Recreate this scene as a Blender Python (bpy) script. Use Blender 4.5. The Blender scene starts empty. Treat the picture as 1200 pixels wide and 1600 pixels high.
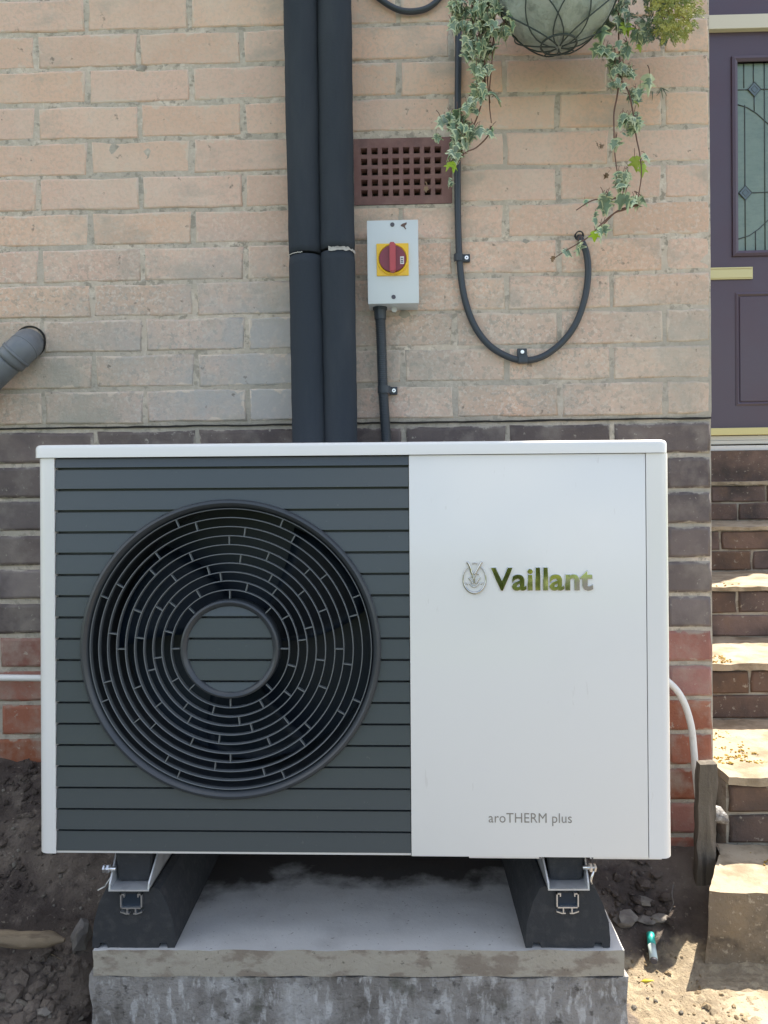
import bpy, bmesh, math, random
from mathutils import Vector, Matrix, noise
R = math.radians
random.seed(7)
S = bpy.context.scene
C = S.collection

# ------------------------------------------------------------------ camera
EYE = Vector((0.0, 0.0, 1.05)); FPX = 1156.0
YAW, PITCH, ROLL = R(1.25), R(1.0), R(0.8)
V0 = 775.0                               # principal point of the lens, a little above the middle of the frame
fwd = Vector((-math.sin(YAW)*math.cos(PITCH), math.cos(YAW)*math.cos(PITCH), -math.sin(PITCH)))
r0 = Vector((math.cos(YAW), math.sin(YAW), 0)); u0 = r0.cross(fwd)
rgt = r0*math.cos(ROLL) - u0*math.sin(ROLL)
upv = u0*math.cos(ROLL) + r0*math.sin(ROLL)
cd = bpy.data.cameras.new('camera'); cam = bpy.data.objects.new('camera', cd); C.objects.link(cam)
cam.matrix_world = Matrix.Translation(EYE) @ Matrix((rgt, upv, -fwd)).transposed().to_4x4()
cd.sensor_fit = 'VERTICAL'; cd.sensor_height = 36; cd.lens = FPX*36/1600
cd.shift_y = -(800-V0)/1600
cd.clip_start = 0.02; cd.clip_end = 500
S.camera = cam

# ------------------------------------------------------------------ world and sun
SUN_AZ, SUN_EL = R(46), R(56)          # azimuth measured from +Y (behind the house) towards +X
w = bpy.data.worlds.new('World'); S.world = w; w.use_nodes = True
nt = w.node_tree; nt.nodes.clear()
wo = nt.nodes.new('ShaderNodeOutputWorld'); bg = nt.nodes.new('ShaderNodeBackground')
sky = nt.nodes.new('ShaderNodeTexSky'); sky.sky_type = 'NISHITA'; sky.sun_disc = False
sky.sun_elevation = SUN_EL; sky.sun_rotation = SUN_AZ
sky.dust_density = 1.5; sky.air_density = 1.0; sky.ozone_density = 1.0
tc = nt.nodes.new('ShaderNodeTexCoord')
mp = nt.nodes.new('ShaderNodeMapping'); mp.inputs['Scale'].default_value = (1.0, 1.0, 2.6)
nz = nt.nodes.new('ShaderNodeTexNoise'); nz.inputs['Scale'].default_value = 2.1; nz.inputs['Detail'].default_value = 5
cr = nt.nodes.new('ShaderNodeValToRGB'); cr.color_ramp.elements[0].position = .46; cr.color_ramp.elements[1].position = .66
mx = nt.nodes.new('ShaderNodeMix'); mx.data_type = 'RGBA'
mx.inputs['B'].default_value = (7.1, 7.0, 6.8, 1)
L = nt.links.new
L(tc.outputs['Generated'], mp.inputs['Vector']); L(mp.outputs['Vector'], nz.inputs['Vector'])
L(nz.outputs['Fac'], cr.inputs['Fac']); L(cr.outputs['Color'], mx.inputs['Factor']); L(sky.outputs['Color'], mx.inputs['A'])
L(mx.outputs['Result'], bg.inputs['Color']); bg.inputs['Strength'].default_value = 0.12
L(bg.outputs['Background'], wo.inputs['Surface'])
sd = bpy.data.lights.new('sun', 'SUN'); sun = bpy.data.objects.new('sun', sd); C.objects.link(sun)
sd.energy = 5.0; sd.angle = R(0.5); sd.color = (1.0, 0.91, 0.77)
tosun = Vector((math.sin(SUN_AZ)*math.cos(SUN_EL), math.cos(SUN_AZ)*math.cos(SUN_EL), math.sin(SUN_EL)))
sun.rotation_euler = tosun.to_track_quat('Z', 'Y').to_euler()
sun.location = (3, 4, 7)
S.view_settings.view_transform = 'Standard'; S.view_settings.look = 'None'
S.view_settings.gamma = 1; S.view_settings.use_curve_mapping = False
S.view_settings.exposure = 1.36
S.render.engine = 'CYCLES'; S.cycles.use_denoising = True; S.cycles.max_bounces = 8

def ray(u, v): return fwd*FPX + rgt*(u-600) + upv*(V0-v)
def P(u, v, Y):                       # point seen at (u, v) of the photograph on the plane y = Y
    d = ray(u, v); t = Y/d.y; return Vector((d.x*t, Y, EYE.z+d.z*t))
def PZ(u, v, Z):
    d = ray(u, v); t = (Z-EYE.z)/d.z; return Vector((d.x*t, d.y*t, Z))

# ------------------------------------------------------------------ materials
def srgb(r, g, b):
    f = lambda c: c/12.92 if c <= .04045 else ((c+.055)/1.055)**2.4
    return (f(r/255), f(g/255), f(b/255))
def mat(name, base, rough=.8, layers=(), bump=(), metal=0.0, coat=0.0, spec=.5, rand=0.0, coords='pos', trans=0.0, edge=None, ior=None):
    """layers: (colour, scale, lo, hi, amount[, stretch xyz, detail, axis mask (lo, hi on z)])"""
    m = bpy.data.materials.new(name); m.use_nodes = True; t = m.node_tree; N = t.nodes; lk = t.links.new
    b = N['Principled BSDF']
    b.inputs['Roughness'].default_value = rough; b.inputs['Metallic'].default_value = metal
    b.inputs['Specular IOR Level'].default_value = spec
    if coat: b.inputs['Coat Weight'].default_value = coat; b.inputs['Coat Roughness'].default_value = .12
    if trans: b.inputs['Transmission Weight'].default_value = trans
    g = N.new('ShaderNodeNewGeometry'); tco = N.new('ShaderNodeTexCoord'); oi = N.new('ShaderNodeObjectInfo')
    pos = g.outputs['Position'] if coords == 'pos' else tco.outputs['Object']
    def tex(scale, detail=6, stretch=None, off=0.0, rough_=.6):
        src = pos
        if stretch or off:
            mpn = N.new('ShaderNodeMapping'); mpn.inputs['Scale'].default_value = stretch or (1, 1, 1)
            mpn.inputs['Location'].default_value = (off, off*.7, off*1.3); lk(pos, mpn.inputs['Vector']); src = mpn.outputs['Vector']
        n = N.new('ShaderNodeTexNoise'); n.inputs['Scale'].default_value = scale; n.inputs['Detail'].default_value = detail
        n.inputs['Roughness'].default_value = rough_; lk(src, n.inputs['Vector']); return n.outputs['Fac']
    def mr(sock, a, bb, c=0.0, d=1.0):
        r = N.new('ShaderNodeMapRange'); r.inputs['From Min'].default_value = a; r.inputs['From Max'].default_value = bb
        r.inputs['To Min'].default_value = c; r.inputs['To Max'].default_value = d; lk(sock, r.inputs['Value']); return r.outputs['Result']
    def mul(a, bb):
        q = N.new('ShaderNodeMath'); q.operation = 'MULTIPLY'; lk(a, q.inputs[0])
        if isinstance(bb, float): q.inputs[1].default_value = bb
        else: lk(bb, q.inputs[1])
        return q.outputs[0]
    col = N.new('ShaderNodeRGB'); col.outputs[0].default_value = (*base, 1); col = col.outputs[0]
    if rand:
        h = N.new('ShaderNodeHueSaturation'); lk(col, h.inputs['Color'])
        lk(mr(oi.outputs['Random'], 0, 1, 1-rand, 1+rand), h.inputs['Value'])
        wn = N.new('ShaderNodeTexWhiteNoise'); wn.noise_dimensions = '1D'; lk(oi.outputs['Random'], wn.inputs['W'])
        lk(mr(wn.outputs['Value'], 0, 1, 1-rand*1.2, 1+rand*1.2), h.inputs['Saturation'])
        lk(mr(wn.outputs['Value'], 0, 1, .5-rand*.05, .5+rand*.05), h.inputs['Hue'])
        col = h.outputs['Color']
    for i, la in enumerate(layers):
        c, sc, lo, hi, am = la[:5]; st = la[5] if len(la) > 5 else None; det = la[6] if len(la) > 6 else 6
        f = mr(tex(sc, det, st, 3.1*i+.5), lo, hi, 0, am)
        if len(la) > 7 and la[7]:
            sx = N.new('ShaderNodeSeparateXYZ'); lk(g.outputs['Position'], sx.inputs[0])
            for ax, a0, a1, *wob in la[7]:
                av = sx.outputs[ax]
                if wob:
                    q = N.new('ShaderNodeMath'); q.operation = 'ADD'; lk(av, q.inputs[0]); lk(mr(tex(wob[1], 9, None, 8.3), .25, .75, -wob[0], wob[0]), q.inputs[1]); av = q.outputs[0]
                f = mul(f, mr(av, a0, a1))
        k = N.new('ShaderNodeMix'); k.data_type = 'RGBA'; lk(f, k.inputs['Factor']); lk(col, k.inputs['A']); k.inputs['B'].default_value = (*c, 1)
        col = k.outputs['Result']
    if edge:                             # mortar smeared over the rim of each brick: edge = (colour, half x, half z, reach, amount)
        ec, hx, hz, reach, am = edge
        sx = N.new('ShaderNodeSeparateXYZ'); lk(tco.outputs['Object'], sx.inputs[0])
        def dist(ax, half):
            a = N.new('ShaderNodeMath'); a.operation = 'ABSOLUTE'; lk(sx.outputs[ax], a.inputs[0])
            s_ = N.new('ShaderNodeMath'); s_.operation = 'SUBTRACT'; s_.inputs[0].default_value = half; lk(a.outputs[0], s_.inputs[1]); return s_.outputs[0]
        mn = N.new('ShaderNodeMath'); mn.operation = 'MINIMUM'; lk(dist(2, hz), mn.inputs[0]); lk(dist(0, hx), mn.inputs[1])
        ad = N.new('ShaderNodeMath'); ad.operation = 'ADD'; lk(mn.outputs[0], ad.inputs[0]); lk(mr(tex(24, 8), .3, .7, reach, -reach), ad.inputs[1])
        f = mr(ad.outputs[0], .0, .0035, am, 0)
        k = N.new('ShaderNodeMix'); k.data_type = 'RGBA'; lk(f, k.inputs['Factor']); lk(col, k.inputs['A']); k.inputs['B'].default_value = (*ec, 1); col = k.outputs['Result']
    lk(col, b.inputs['Base Color'])
    prev = None
    for j, (sc, stg, dist_) in enumerate(bump):
        bn = N.new('ShaderNodeBump'); bn.inputs['Strength'].default_value = stg; bn.inputs['Distance'].default_value = dist_
        lk(tex(sc, 8, None, 1.7*j, .65), bn.inputs['Height'])
        if prev: lk(prev, bn.inputs['Normal'])
        prev = bn.outputs['Normal']
    if prev: lk(prev, b.inputs['Normal'])
    return m

MORT = (.63, .53, .43)
GREY = (.36, .335, .285)
stain = [((.50, .41, .33), 110, .50, .58, .40, None, 3), ((.80, .72, .62), 120, .55, .60, .55, None, 3, [(2, 1.9, 1.5)]), ((.30, .27, .23), 90, .54, .60, .6, (1, 1, 1), 4, [(2, 1.8, 1.45)]), ((.60, .42, .31), 1.6, .42, .62, .45), ((.70, .60, .49), 5, .45, .75, .55), ((.36, .345, .295), 3.2, .34, .60, .85, None, 9, [(2, 1.60, 1.32, .08, 3)]),
         ((.40, .395, .385), 5.5, .34, .60, .85, None, 10, [(0, -.85, -.50, .15, 4), (0, .02, -.20, .12, 4), (2, 1.72, 1.42, .1, 4)]),
         ((.36, .34, .29), 4.5, .54, .66, .55, (1, 1, 1.6), 12), ((.62, .54, .45), 55, .60, .70, .3, None, 3), ((.15, .13, .11), 38, .66, .72, .7, None, 4)]
M = {}
M['buff'] = mat('buff_brick', (.70, .485, .37), .92, stain, [(60, .5, .005), (260, .55, .001)], rand=.07, edge=(MORT, .1255, .0415, .013, .75))
M['buff_half'] = mat('buff_brick_half', (.70, .49, .37), .92, stain, [(60, .4, .004), (260, .4, .001)], rand=.07, edge=(MORT, .060, .0415, .012, .75))
M['mortar'] = mat('mortar', MORT, .95, [((.47, .42, .34), 9, .4, .65, .6), ((.74, .66, .55), 70, .52, .60, .6, None, 4), ((.20, .18, .14), 55, .54, .62, .65, None, 5), (GREY, 3.2, .34, .6, .8, None, 9, [(2, 1.62, 1.30, .08, 3)]), (GREY, 5, .40, .62, .6, None, 8)], [(35, .6, .006), (170, .8, .003)])
M['dark'] = mat('dark_brick', (.165, .132, .122), .75, [((.06, .05, .055), 7, .4, .7, .8), ((.27, .235, .205), 12, .48, .70, .65), ((.40, .37, .31), 60, .63, .7, .7, None, 4)], [(45, .4, .005), (220, .4, .0015)], rand=.25, edge=((.44, .40, .33), .1255, .0395, .007, .7))
M['red'] = mat('red_brick', (.30, .125, .090), .85, [((.15, .06, .05), 6, .45, .7, .6), ((.36, .29, .24), 14, .46, .68, .75), ((.45, .4, .33), 70, .64, .7, .6, None, 4)], [(45, .5, .006), (220, .5, .0015)], rand=.2, edge=((.34, .30, .24), .1255, .0395, .008, .7))
M['gap'] = mat('dark_gap', (.025, .022, .02), .95)
M['step_brick'] = mat('step_brick', (.165, .108, .085), .9, [((.05, .042, .04), 6, .4, .65, .85), ((.19, .12, .08), 11, .55, .7, .6), ((.36, .32, .26), 70, .62, .7, .7, None, 4)], [(45, .6, .006), (200, .6, .002)], rand=.25)
M['tread'] = mat('worn_concrete', (.36, .295, .21), .92, [((.46, .39, .29), 8, .45, .7, .7), ((.20, .155, .10), 12, .48, .62, .8), ((.20, .17, .12), 90, .62, .7, .8, None, 4)], [(60, .5, .006), (260, .6, .002)])
M['block'] = mat('rough_concrete_block', (.20, .16, .115), .95, [((.26, .20, .13), 12, .45, .65, .8), ((.08, .065, .05), 22, .52, .7, .8), ((.42, .36, .27), 90, .60, .7, .8, None, 4)], [(30, .7, .012), (150, .8, .004)])
M['moss'] = mat('dry_moss', (.26, .17, .035), .95, [((.38, .27, .07), 60, .45, .6, .8)], [(120, .8, .004)], rand=.1)
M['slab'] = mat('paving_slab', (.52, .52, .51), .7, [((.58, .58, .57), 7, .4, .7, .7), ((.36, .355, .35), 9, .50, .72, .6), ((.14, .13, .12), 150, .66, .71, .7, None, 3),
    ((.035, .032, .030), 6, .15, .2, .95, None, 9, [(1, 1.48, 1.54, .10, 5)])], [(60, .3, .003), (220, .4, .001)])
M['slab_edge'] = mat('mortar_bed', (.36, .33, .275), .95, [((.22, .18, .145), 11, .50, .56, .8, (1, 1, 2), 8), ((.42, .39, .33), 14, .5, .7, .6), ((.10, .09, .07), 110, .62, .7, .7)], [(50, .6, .006), (180, .6, .002)])
M['footing'] = mat('concrete_footing', (.33, .315, .30), .95, [((.56, .56, .56), 7, .48, .60, .8, (1, 1, .45), 12), ((.13, .115, .10), 5, .50, .62, .75, None, 9), ((.62, .62, .62), 55, .53, .62, .7, (1, 1, .35), 9), ((.16, .145, .13), 35, .55, .62, .6, (1, 1, .6), 9), ((.07, .075, .045), 9, .60, .68, .6), ((.05, .045, .04), 45, .60, .68, .7)], [(18, .8, .02), (70, .9, .008), (220, .8, .003)])
M['soil'] = mat('soil', (.165, .134, .110), .98, [((.055, .042, .037), 4, .46, .60, .9), ((.25, .21, .175), 13, .55, .7, .6), ((.30, .26, .21), 90, .62, .7, .6, None, 4),
    ((.28, .225, .155), 5, -.2, -.1, 1, None, 4, [(0, .435, .45, .03, 14), (1, 1.64, 1.60, .05, 9)]), ((.42, .35, .24), 50, .46, .62, .8, None, 6, [(0, .435, .45, .03, 14), (1, 1.64, 1.60, .05, 9)])], [(40, .9, .015), (180, .9, .004)])
M['sand'] = mat('sandy_soil', (.30, .225, .135), .98, [((.20, .145, .085), 14, .42, .62, .8), ((.42, .35, .24), 50, .5, .66, .8), ((.10, .075, .05), 60, .60, .7, .7)], [(60, .9, .01), (240, .9, .003)])
M['stone'] = mat('grey_stone', (.15, .135, .12), .9, [((.25, .23, .2), 22, .45, .65, .7)], [(60, .6, .005)], rand=.3)
M['white'] = mat('white_powder_coat', (.78, .78, .77), .30, [((.70, .70, .68), 3, .5, .75, .35), ((.55, .53, .50), 90, .70, .74, .25, (1, 1, .2), 3)], [], coat=.6)
M['white_rough'] = mat('white_plastic', (.72, .72, .70), .45, [((.5, .48, .44), 40, .58, .7, .4)])
M['slat'] = mat('anthracite_slat', (.056, .070, .080), .36, [((.13, .14, .14), 120, .70, .74, .35, None, 3)], [(300, .04, .0005)], coat=.15)
M['grille'] = mat('black_grille_plastic', (.040, .047, .055), .38, coat=.1)
M['ring'] = mat('grille_ring_plastic', (.135, .15, .16), .40)
M['cavity'] = mat('cavity_black', (.010, .022, .040), .5)
M['chrome'] = mat('chrome', (.55, .55, .53), .05, metal=1.0)
M['print'] = mat('grey_print', (.26, .24, .21), .5)
M['rubber'] = mat('black_rubber', (.030, .033, .038), .85, [((.06, .06, .062), 60, .5, .7, .7)], [(120, .7, .003)])
M['alu'] = mat('aluminium', (.78, .79, .80), .28, metal=.9)
M['steel'] = mat('galvanised_steel', (.62, .64, .66), .42, [((.45, .46, .48), 40, .5, .65, .5)], metal=.55)
M['foam'] = mat('foam_insulation', (.033, .041, .052), .88, [((.052, .06, .07), 10, .45, .65, .6, (1, 1, .2))], [(150, .4, .002)], spec=.25)
M['tape'] = mat('silver_tape', (.42, .41, .38), .6, [((.15, .14, .13), 30, .5, .65, .6)])
M['cable'] = mat('black_cable', (.036, .046, .058), .42)
M['upvc'] = mat('grey_plastic_pipe', (.16, .175, .19), .45, [((.24, .25, .25), 30, .56, .72, .5), ((.08, .08, .085), 14, .55, .7, .4)])
M['terracotta'] = mat('terracotta', (.21, .115, .105), .9, [((.30, .19, .165), 18, .45, .7, .6), ((.12, .075, .075), 12, .55, .7, .6)], [(80, .5, .003)])
M['box'] = mat('pale_grey_enamel', (.58, .63, .645), .35, coat=.2)
M['yellow'] = mat('yellow_plastic', (.80, .50, .02), .4, coat=.2)
M['knob'] = mat('dark_red_plastic', (.20, .018, .040), .4, coat=.2)
M['handle'] = mat('red_handle_plastic', (.40, .045, .055), .4, coat=.2)
M['label'] = mat('white_label', (.72, .72, .72), .5)
M['ink'] = mat('dark_ink', (.08, .08, .1), .6)
M['mark'] = mat('brown_smear', (.13, .085, .075), .8)
M['door'] = mat('aubergine_door', (.078, .052, .082), .42, [((.075, .063, .1), 4, .4, .6, .5)], coat=.15)
M['cream'] = mat('cream_frame', (.64, .62, .54), .5)
M['brass'] = mat('brass', (.55, .47, .24), .35, metal=.75)
M['glass'] = mat('obscured_glass', (.17, .24, .21), .22, [((.22, .29, .25), 9, .4, .62, .5), ((.12, .17, .16), 30, .5, .7, .4, (1, 1, 3))], [(40, .35, .004)], coat=.3)
M['lead'] = mat('lead_came', (.07, .085, .09), .5, metal=.3)
M['bevelled'] = mat('bevelled_glass', (.12, .16, .18), .15, coat=.4)
M['leaf'] = mat('ivy_green', (.16, .24, .17), .5, [((.21, .29, .19), 60, .4, .65, .8)], rand=.25, coords='obj')
M['leaf_rim'] = mat('ivy_cream_rim', (.50, .56, .36), .55, rand=.12)
M['leaf_lime'] = mat('ivy_lime', (.30, .42, .04), .5, rand=.1)
M['leaf_dry'] = mat('dry_leaf', (.22, .15, .09), .8)
M['stem'] = mat('ivy_stem', (.16, .09, .07), .8)
M['conifer'] = mat('conifer_gold', (.36, .35, .08), .7, [((.14, .20, .06), 25, .45, .6, .8)])
M['liner'] = mat('basket_liner', (.36, .43, .40), .75, [((.50, .56, .52), 12, .4, .65, .7), ((.20, .25, .23), 30, .52, .66, .7, (1, 1, .3))], [(25, .8, .02), (90, .6, .006)])
M['wire'] = mat('green_black_wire', (.035, .055, .055), .5)
M['wood'] = mat('weathered_wood', (.20, .155, .105), .9, [((.32, .25, .16), 14, .45, .65, .7, (.3, 3, 3)), ((.09, .065, .045), 20, .52, .66, .8, (.4, 4, 4))], [(60, .6, .004)])
M['stake'] = mat('old_stake_wood', (.12, .105, .085), .95, [((.22, .19, .16), 16, .45, .65, .7, (4, 4, .4)), ((.045, .038, .032), 12, .5, .64, .8, (4, 4, .3))], [(60, .7, .005)])
M['teal'] = mat('teal_plastic', (.03, .40, .34), .35, coat=.2)
M['pale'] = mat('pale_plastic', (.55, .66, .66), .35, coat=.2)
M['orange'] = mat('yellow_wrapper', (.62, .50, .03), .5)
M['lawn'] = mat('lawn_grass', (.10, .16, .030), .95, [((.17, .22, .04), 1.5, .4, .6, .7), ((.06, .09, .02), 30, .5, .7, .8)], [(80, .8, .02)])
M['paving'] = mat('paved_path', (.12, .11, .10), .95, [((.08, .075, .065), 3, .45, .6, .7)], [(50, .5, .01)])
M['hedge'] = mat('hedge_leaf', (.06, .10, .015), .6, [((.26, .30, .03), 9, .48, .6, .9)])

def bricktex(name, c1, c2, z0, course, brick):
    m = bpy.data.materials.new(name); m.use_nodes = True; t = m.node_tree; N = t.nodes; b = N['Principled BSDF']
    b.inputs['Roughness'].default_value = .92
    g = N.new('ShaderNodeNewGeometry'); sx = N.new('ShaderNodeSeparateXYZ'); t.links.new(g.outputs['Position'], sx.inputs[0])
    ad = N.new('ShaderNodeMath'); ad.operation = 'ADD'; t.links.new(sx.outputs[0], ad.inputs[0]); t.links.new(sx.outputs[1], ad.inputs[1])
    sb = N.new('ShaderNodeMath'); sb.operation = 'SUBTRACT'; t.links.new(sx.outputs[2], sb.inputs[0]); sb.inputs[1].default_value = z0
    cb = N.new('ShaderNodeCombineXYZ'); t.links.new(ad.outputs[0], cb.inputs[0]); t.links.new(sb.outputs[0], cb.inputs[1])
    bt = N.new('ShaderNodeTexBrick'); t.links.new(cb.outputs[0], bt.inputs['Vector']); bt.inputs['Scale'].default_value = 1
    bt.inputs['Brick Width'].default_value = brick; bt.inputs['Row Height'].default_value = course; bt.inputs['Mortar Size'].default_value = .005
    bt.inputs['Color1'].default_value = (*c1, 1); bt.inputs['Color2'].default_value = (*c2, 1); bt.inputs['Mortar'].default_value = (*MORT, 1)
    t.links.new(bt.outputs['Color'], b.inputs['Base Color'])
    bn = N.new('ShaderNodeBump'); bn.inputs['Strength'].default_value = .6; bn.inputs['Distance'].default_value = .004; bn.invert = True
    t.links.new(bt.outputs['Fac'], bn.inputs['Height']); t.links.new(bn.outputs['Normal'], b.inputs['Normal'])
    return m

# ------------------------------------------------------------------ object helpers
OFF = {}
def empty(name, loc, label, cat, group=None, rot=(0, 0, 0)):
    o = bpy.data.objects.new(name, None); C.objects.link(o); o.location = loc; o.rotation_euler = rot
    o.empty_display_size = .05; o['label'] = label; o['category'] = cat
    if group: o['group'] = group
    OFF[o.name] = Vector(loc); return o
def finish(bm, name, mats):
    me = bpy.data.meshes.new(name); bm.to_mesh(me); bm.free()
    for m in (mats if isinstance(mats, (list, tuple)) else [mats]): me.materials.append(M[m] if isinstance(m, str) else m)
    return me
def part(name, bm, mats, parent=None, smooth=False, local=False):
    """link bm as one object; its vertices are in world space unless local (then in the parent's space)"""
    off = OFF.get(parent.name, Vector((0, 0, 0))) if parent else Vector((0, 0, 0))
    if not local and parent: bmesh.ops.translate(bm, verts=bm.verts, vec=-off)
    if smooth:
        for f in bm.faces: f.smooth = True
    o = bpy.data.objects.new(name, finish(bm, name, mats)); C.objects.link(o)
    if parent: o.parent = parent; OFF[o.name] = off if not local else Vector((0, 0, 0))
    else: OFF[o.name] = Vector((0, 0, 0))
    if smooth == 'auto': 
        o.data.set_sharp_from_angle(angle=R(35))
    return o
def tag(o, label=None, cat=None, group=None, kind=None):
    if label: o['label'] = label
    if cat: o['category'] = cat
    if group: o['group'] = group
    if kind: o['kind'] = kind
    return o
def thing(name, bm, mats, label, cat, group=None, smooth=False):
    """a single-mesh thing with its origin at the middle of its base"""
    vs = [v.co for v in bm.verts]; c = Vector(((min(v.x for v in vs)+max(v.x for v in vs))/2, (min(v.y for v in vs)+max(v.y for v in vs))/2, min(v.z for v in vs)))
    bmesh.ops.translate(bm, verts=bm.verts, vec=-c)
    if smooth:
        for f in bm.faces: f.smooth = True
    o = bpy.data.objects.new(name, finish(bm, name, mats)); C.objects.link(o); o.location = c; OFF[o.name] = c
    if smooth == 'auto': o.data.set_sharp_from_angle(angle=R(35))
    return tag(o, label, cat, group)
def BM(): return bmesh.new()
def bx(bm, x0, x1, y0, y1, z0, z1, bev=0, mi=0, seg=2):
    r = bmesh.ops.create_cube(bm, size=1); vs = r['verts']
    bmesh.ops.scale(bm, vec=(x1-x0, y1-y0, z1-z0), verts=vs); bmesh.ops.translate(bm, vec=((x0+x1)/2, (y0+y1)/2, (z0+z1)/2), verts=vs)
    fs = list({f for v in vs for f in v.link_faces})
    for f in fs: f.material_index = mi
    if bev:
        es = list({e for v in vs for e in v.link_edges})
        bmesh.ops.bevel(bm, geom=es, offset=bev, segments=seg, affect='EDGES', profile=.6, material=-1)
    return bm
def prism(bm, poly, a0, a1, axis='z', mi=0, bev=0):
    """extrude a closed outline; axis z: poly=(x,y); axis y: poly=(x,z)"""
    f3 = (lambda p, a: (p[0], p[1], a)) if axis == 'z' else (lambda p, a: (p[0], a, p[1]))
    if axis == 'x': f3 = lambda p, a: (a, p[0], p[1])
    v0 = [bm.verts.new(f3(p, a0)) for p in poly]; v1 = [bm.verts.new(f3(p, a1)) for p in poly]; n = len(poly)
    fs = [bm.faces.new(v0), bm.faces.new(v1[::-1])]
    for i in range(n): fs.append(bm.faces.new((v0[i], v1[i], v1[(i+1) % n], v0[(i+1) % n])))
    for f in fs: f.material_index = mi
    bmesh.ops.recalc_face_normals(bm, faces=fs)
    if bev: bmesh.ops.bevel(bm, geom=list(fs[0].edges)+list(fs[1].edges), offset=bev, segments=2, affect='EDGES')
    return bm
def tube(bm, pts, r, seg=12, mi=0, caps=True, sm=True):
    pts = [Vector(p) for p in pts]; n = len(pts); rr = r if isinstance(r, (list, tuple)) else [r]*n
    rings = []; nrm = None
    for i, p in enumerate(pts):
        d = (pts[min(i+1, n-1)]-pts[max(i-1, 0)]).normalized()
        if nrm is None: nrm = d.orthogonal().normalized()
        nrm = (nrm - d*nrm.dot(d)).normalized(); b = d.cross(nrm)
        rings.append([bm.verts.new(p+(nrm*math.cos(2*math.pi*k/seg)+b*math.sin(2*math.pi*k/seg))*rr[i]) for k in range(seg)])
    for i in range(n-1):
        for k in range(seg):
            f = bm.faces.new((rings[i][k], rings[i][(k+1) % seg], rings[i+1][(k+1) % seg], rings[i+1][k])); f.material_index = mi; f.smooth = sm
    if caps:
        f = bm.faces.new(rings[0][::-1]); f.material_index = mi; f = bm.faces.new(rings[-1]); f.material_index = mi
    return bm
def catmull(pts, sub=6):
    pts = [Vector(p) for p in pts]; out = []
    for i in range(len(pts)-1):
        p0, p1, p2, p3 = pts[max(i-1, 0)], pts[i], pts[i+1], pts[min(i+2, len(pts)-1)]
        for s in range(sub):
            t = s/sub; out.append(.5*((2*p1)+(p2-p0)*t+(2*p0-5*p1+4*p2-p3)*t*t+(3*p1-p0-3*p2+p3)*t**3))
    return out+[pts[-1]]
def lathe_y(bm, prof, cx, cz, seg=96, closed=True, mi=0):
    """revolve (radius, y) about the y axis through (cx, cz)"""
    rings = [[bm.verts.new((cx+r*math.cos(2*math.pi*k/seg), y, cz+r*math.sin(2*math.pi*k/seg))) for k in range(seg)] for r, y in prof]
    m = len(prof)
    for i in range(m if closed else m-1):
        for k in range(seg):
            f = bm.faces.new((rings[i][k], rings[i][(k+1) % seg], rings[(i+1) % m][(k+1) % seg], rings[(i+1) % m][k])); f.material_index = mi
    bmesh.ops.recalc_face_normals(bm, faces=bm.faces[:]); return bm
def disc_y(bm, cx, cz, r, y0, y1, seg=32, mi=0, bev=0):
    return prism(bm, [(cx+r*math.cos(2*math.pi*k/seg), cz+r*math.sin(2*math.pi*k/seg)) for k in range(seg)], y0, y1, 'y', mi, bev)

# ================================================================== GROUND
WY = 1.86                                # face of the house wall
XC = P(1114, 650, WY).x                  # its right-hand corner
def sm(a, b, x):
    t = max(0, min(1, (x-a)/(b-a))); return t*t*(3-2*t)
def gz(x, y):
    left = .02+.12*sm(1.2, 1.5, y)+.22*sm(1.45, 1.9, y)+.05*sm(-.9, -1.6, x)
    right = .0+.13*sm(1.55, 1.86, y)
    k = sm(-.66, -.50, x); z = left*(1-k)+right*k
    amp = .016 if y > .6 else .006
    if x > .42 and y < 1.62: amp = .010
    if x > .60: amp = .004
    z += amp*(noise.noise(Vector((x*6, y*6, 1)))+.7*noise.noise(Vector((x*17, y*17, 4)))+.5*noise.noise(Vector((x*45, y*45, 9))))
    if .42 < x < .75 and y < 1.62: z += .006*noise.noise(Vector((x*90, y*90, 2)))
    if x < -.45: z += .012*abs(noise.noise(Vector((x*25, y*25, 6))))
    return z-.004
bm = BM()
nx, ny = 300, 190
xs = [-2.2+i*3.6/nx for i in range(nx+1)]; ys = [.9+j*1.0/ny for j in range(ny+1)]
vv = [[bm.verts.new((x, y, gz(x, y))) for x in xs] for y in ys]
for j in range(ny):
    for i in range(nx):
        f = bm.faces.new((vv[j][i], vv[j][i+1], vv[j+1][i+1], vv[j+1][i]))
        x, y = xs[i], ys[j]
        edge = .012*noise.noise(Vector((x*12, y*12, 3)))
        f.material_index = 0
        f.smooth = True
soil = part('soil', bm, ['soil', 'sand'], smooth=True); tag(soil, kind='structure')
bm = BM()
bx(bm, -60, 60, -2.2, .905, -.3, .0); paving = part('path', bm, 'paving'); tag(paving, kind='structure')
bm = BM(); bx(bm, 1.35, 60, -9, -2.2005, -.3, .0); M['asphalt'] = mat('asphalt', (.055, .053, .05), .95, [((.08, .078, .072), 30, .4, .6, .7)]); tag(part('driveway', bm, 'asphalt'), kind='structure')
bm = BM(); 
bmesh.ops.create_grid(bm, x_segments=4, y_segments=4, size=150); bmesh.ops.translate(bm, verts=bm.verts, vec=(0, 0, -.06))
tag(part('ground', bm, 'lawn'), kind='structure')

def on_ground(u, v):
    d = ray(u, v).normalized(); t = .6
    while t < 4 and EYE.z+d.z*t > gz(d.x*t, d.y*t): t += .004
    return EYE+d*t
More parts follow.
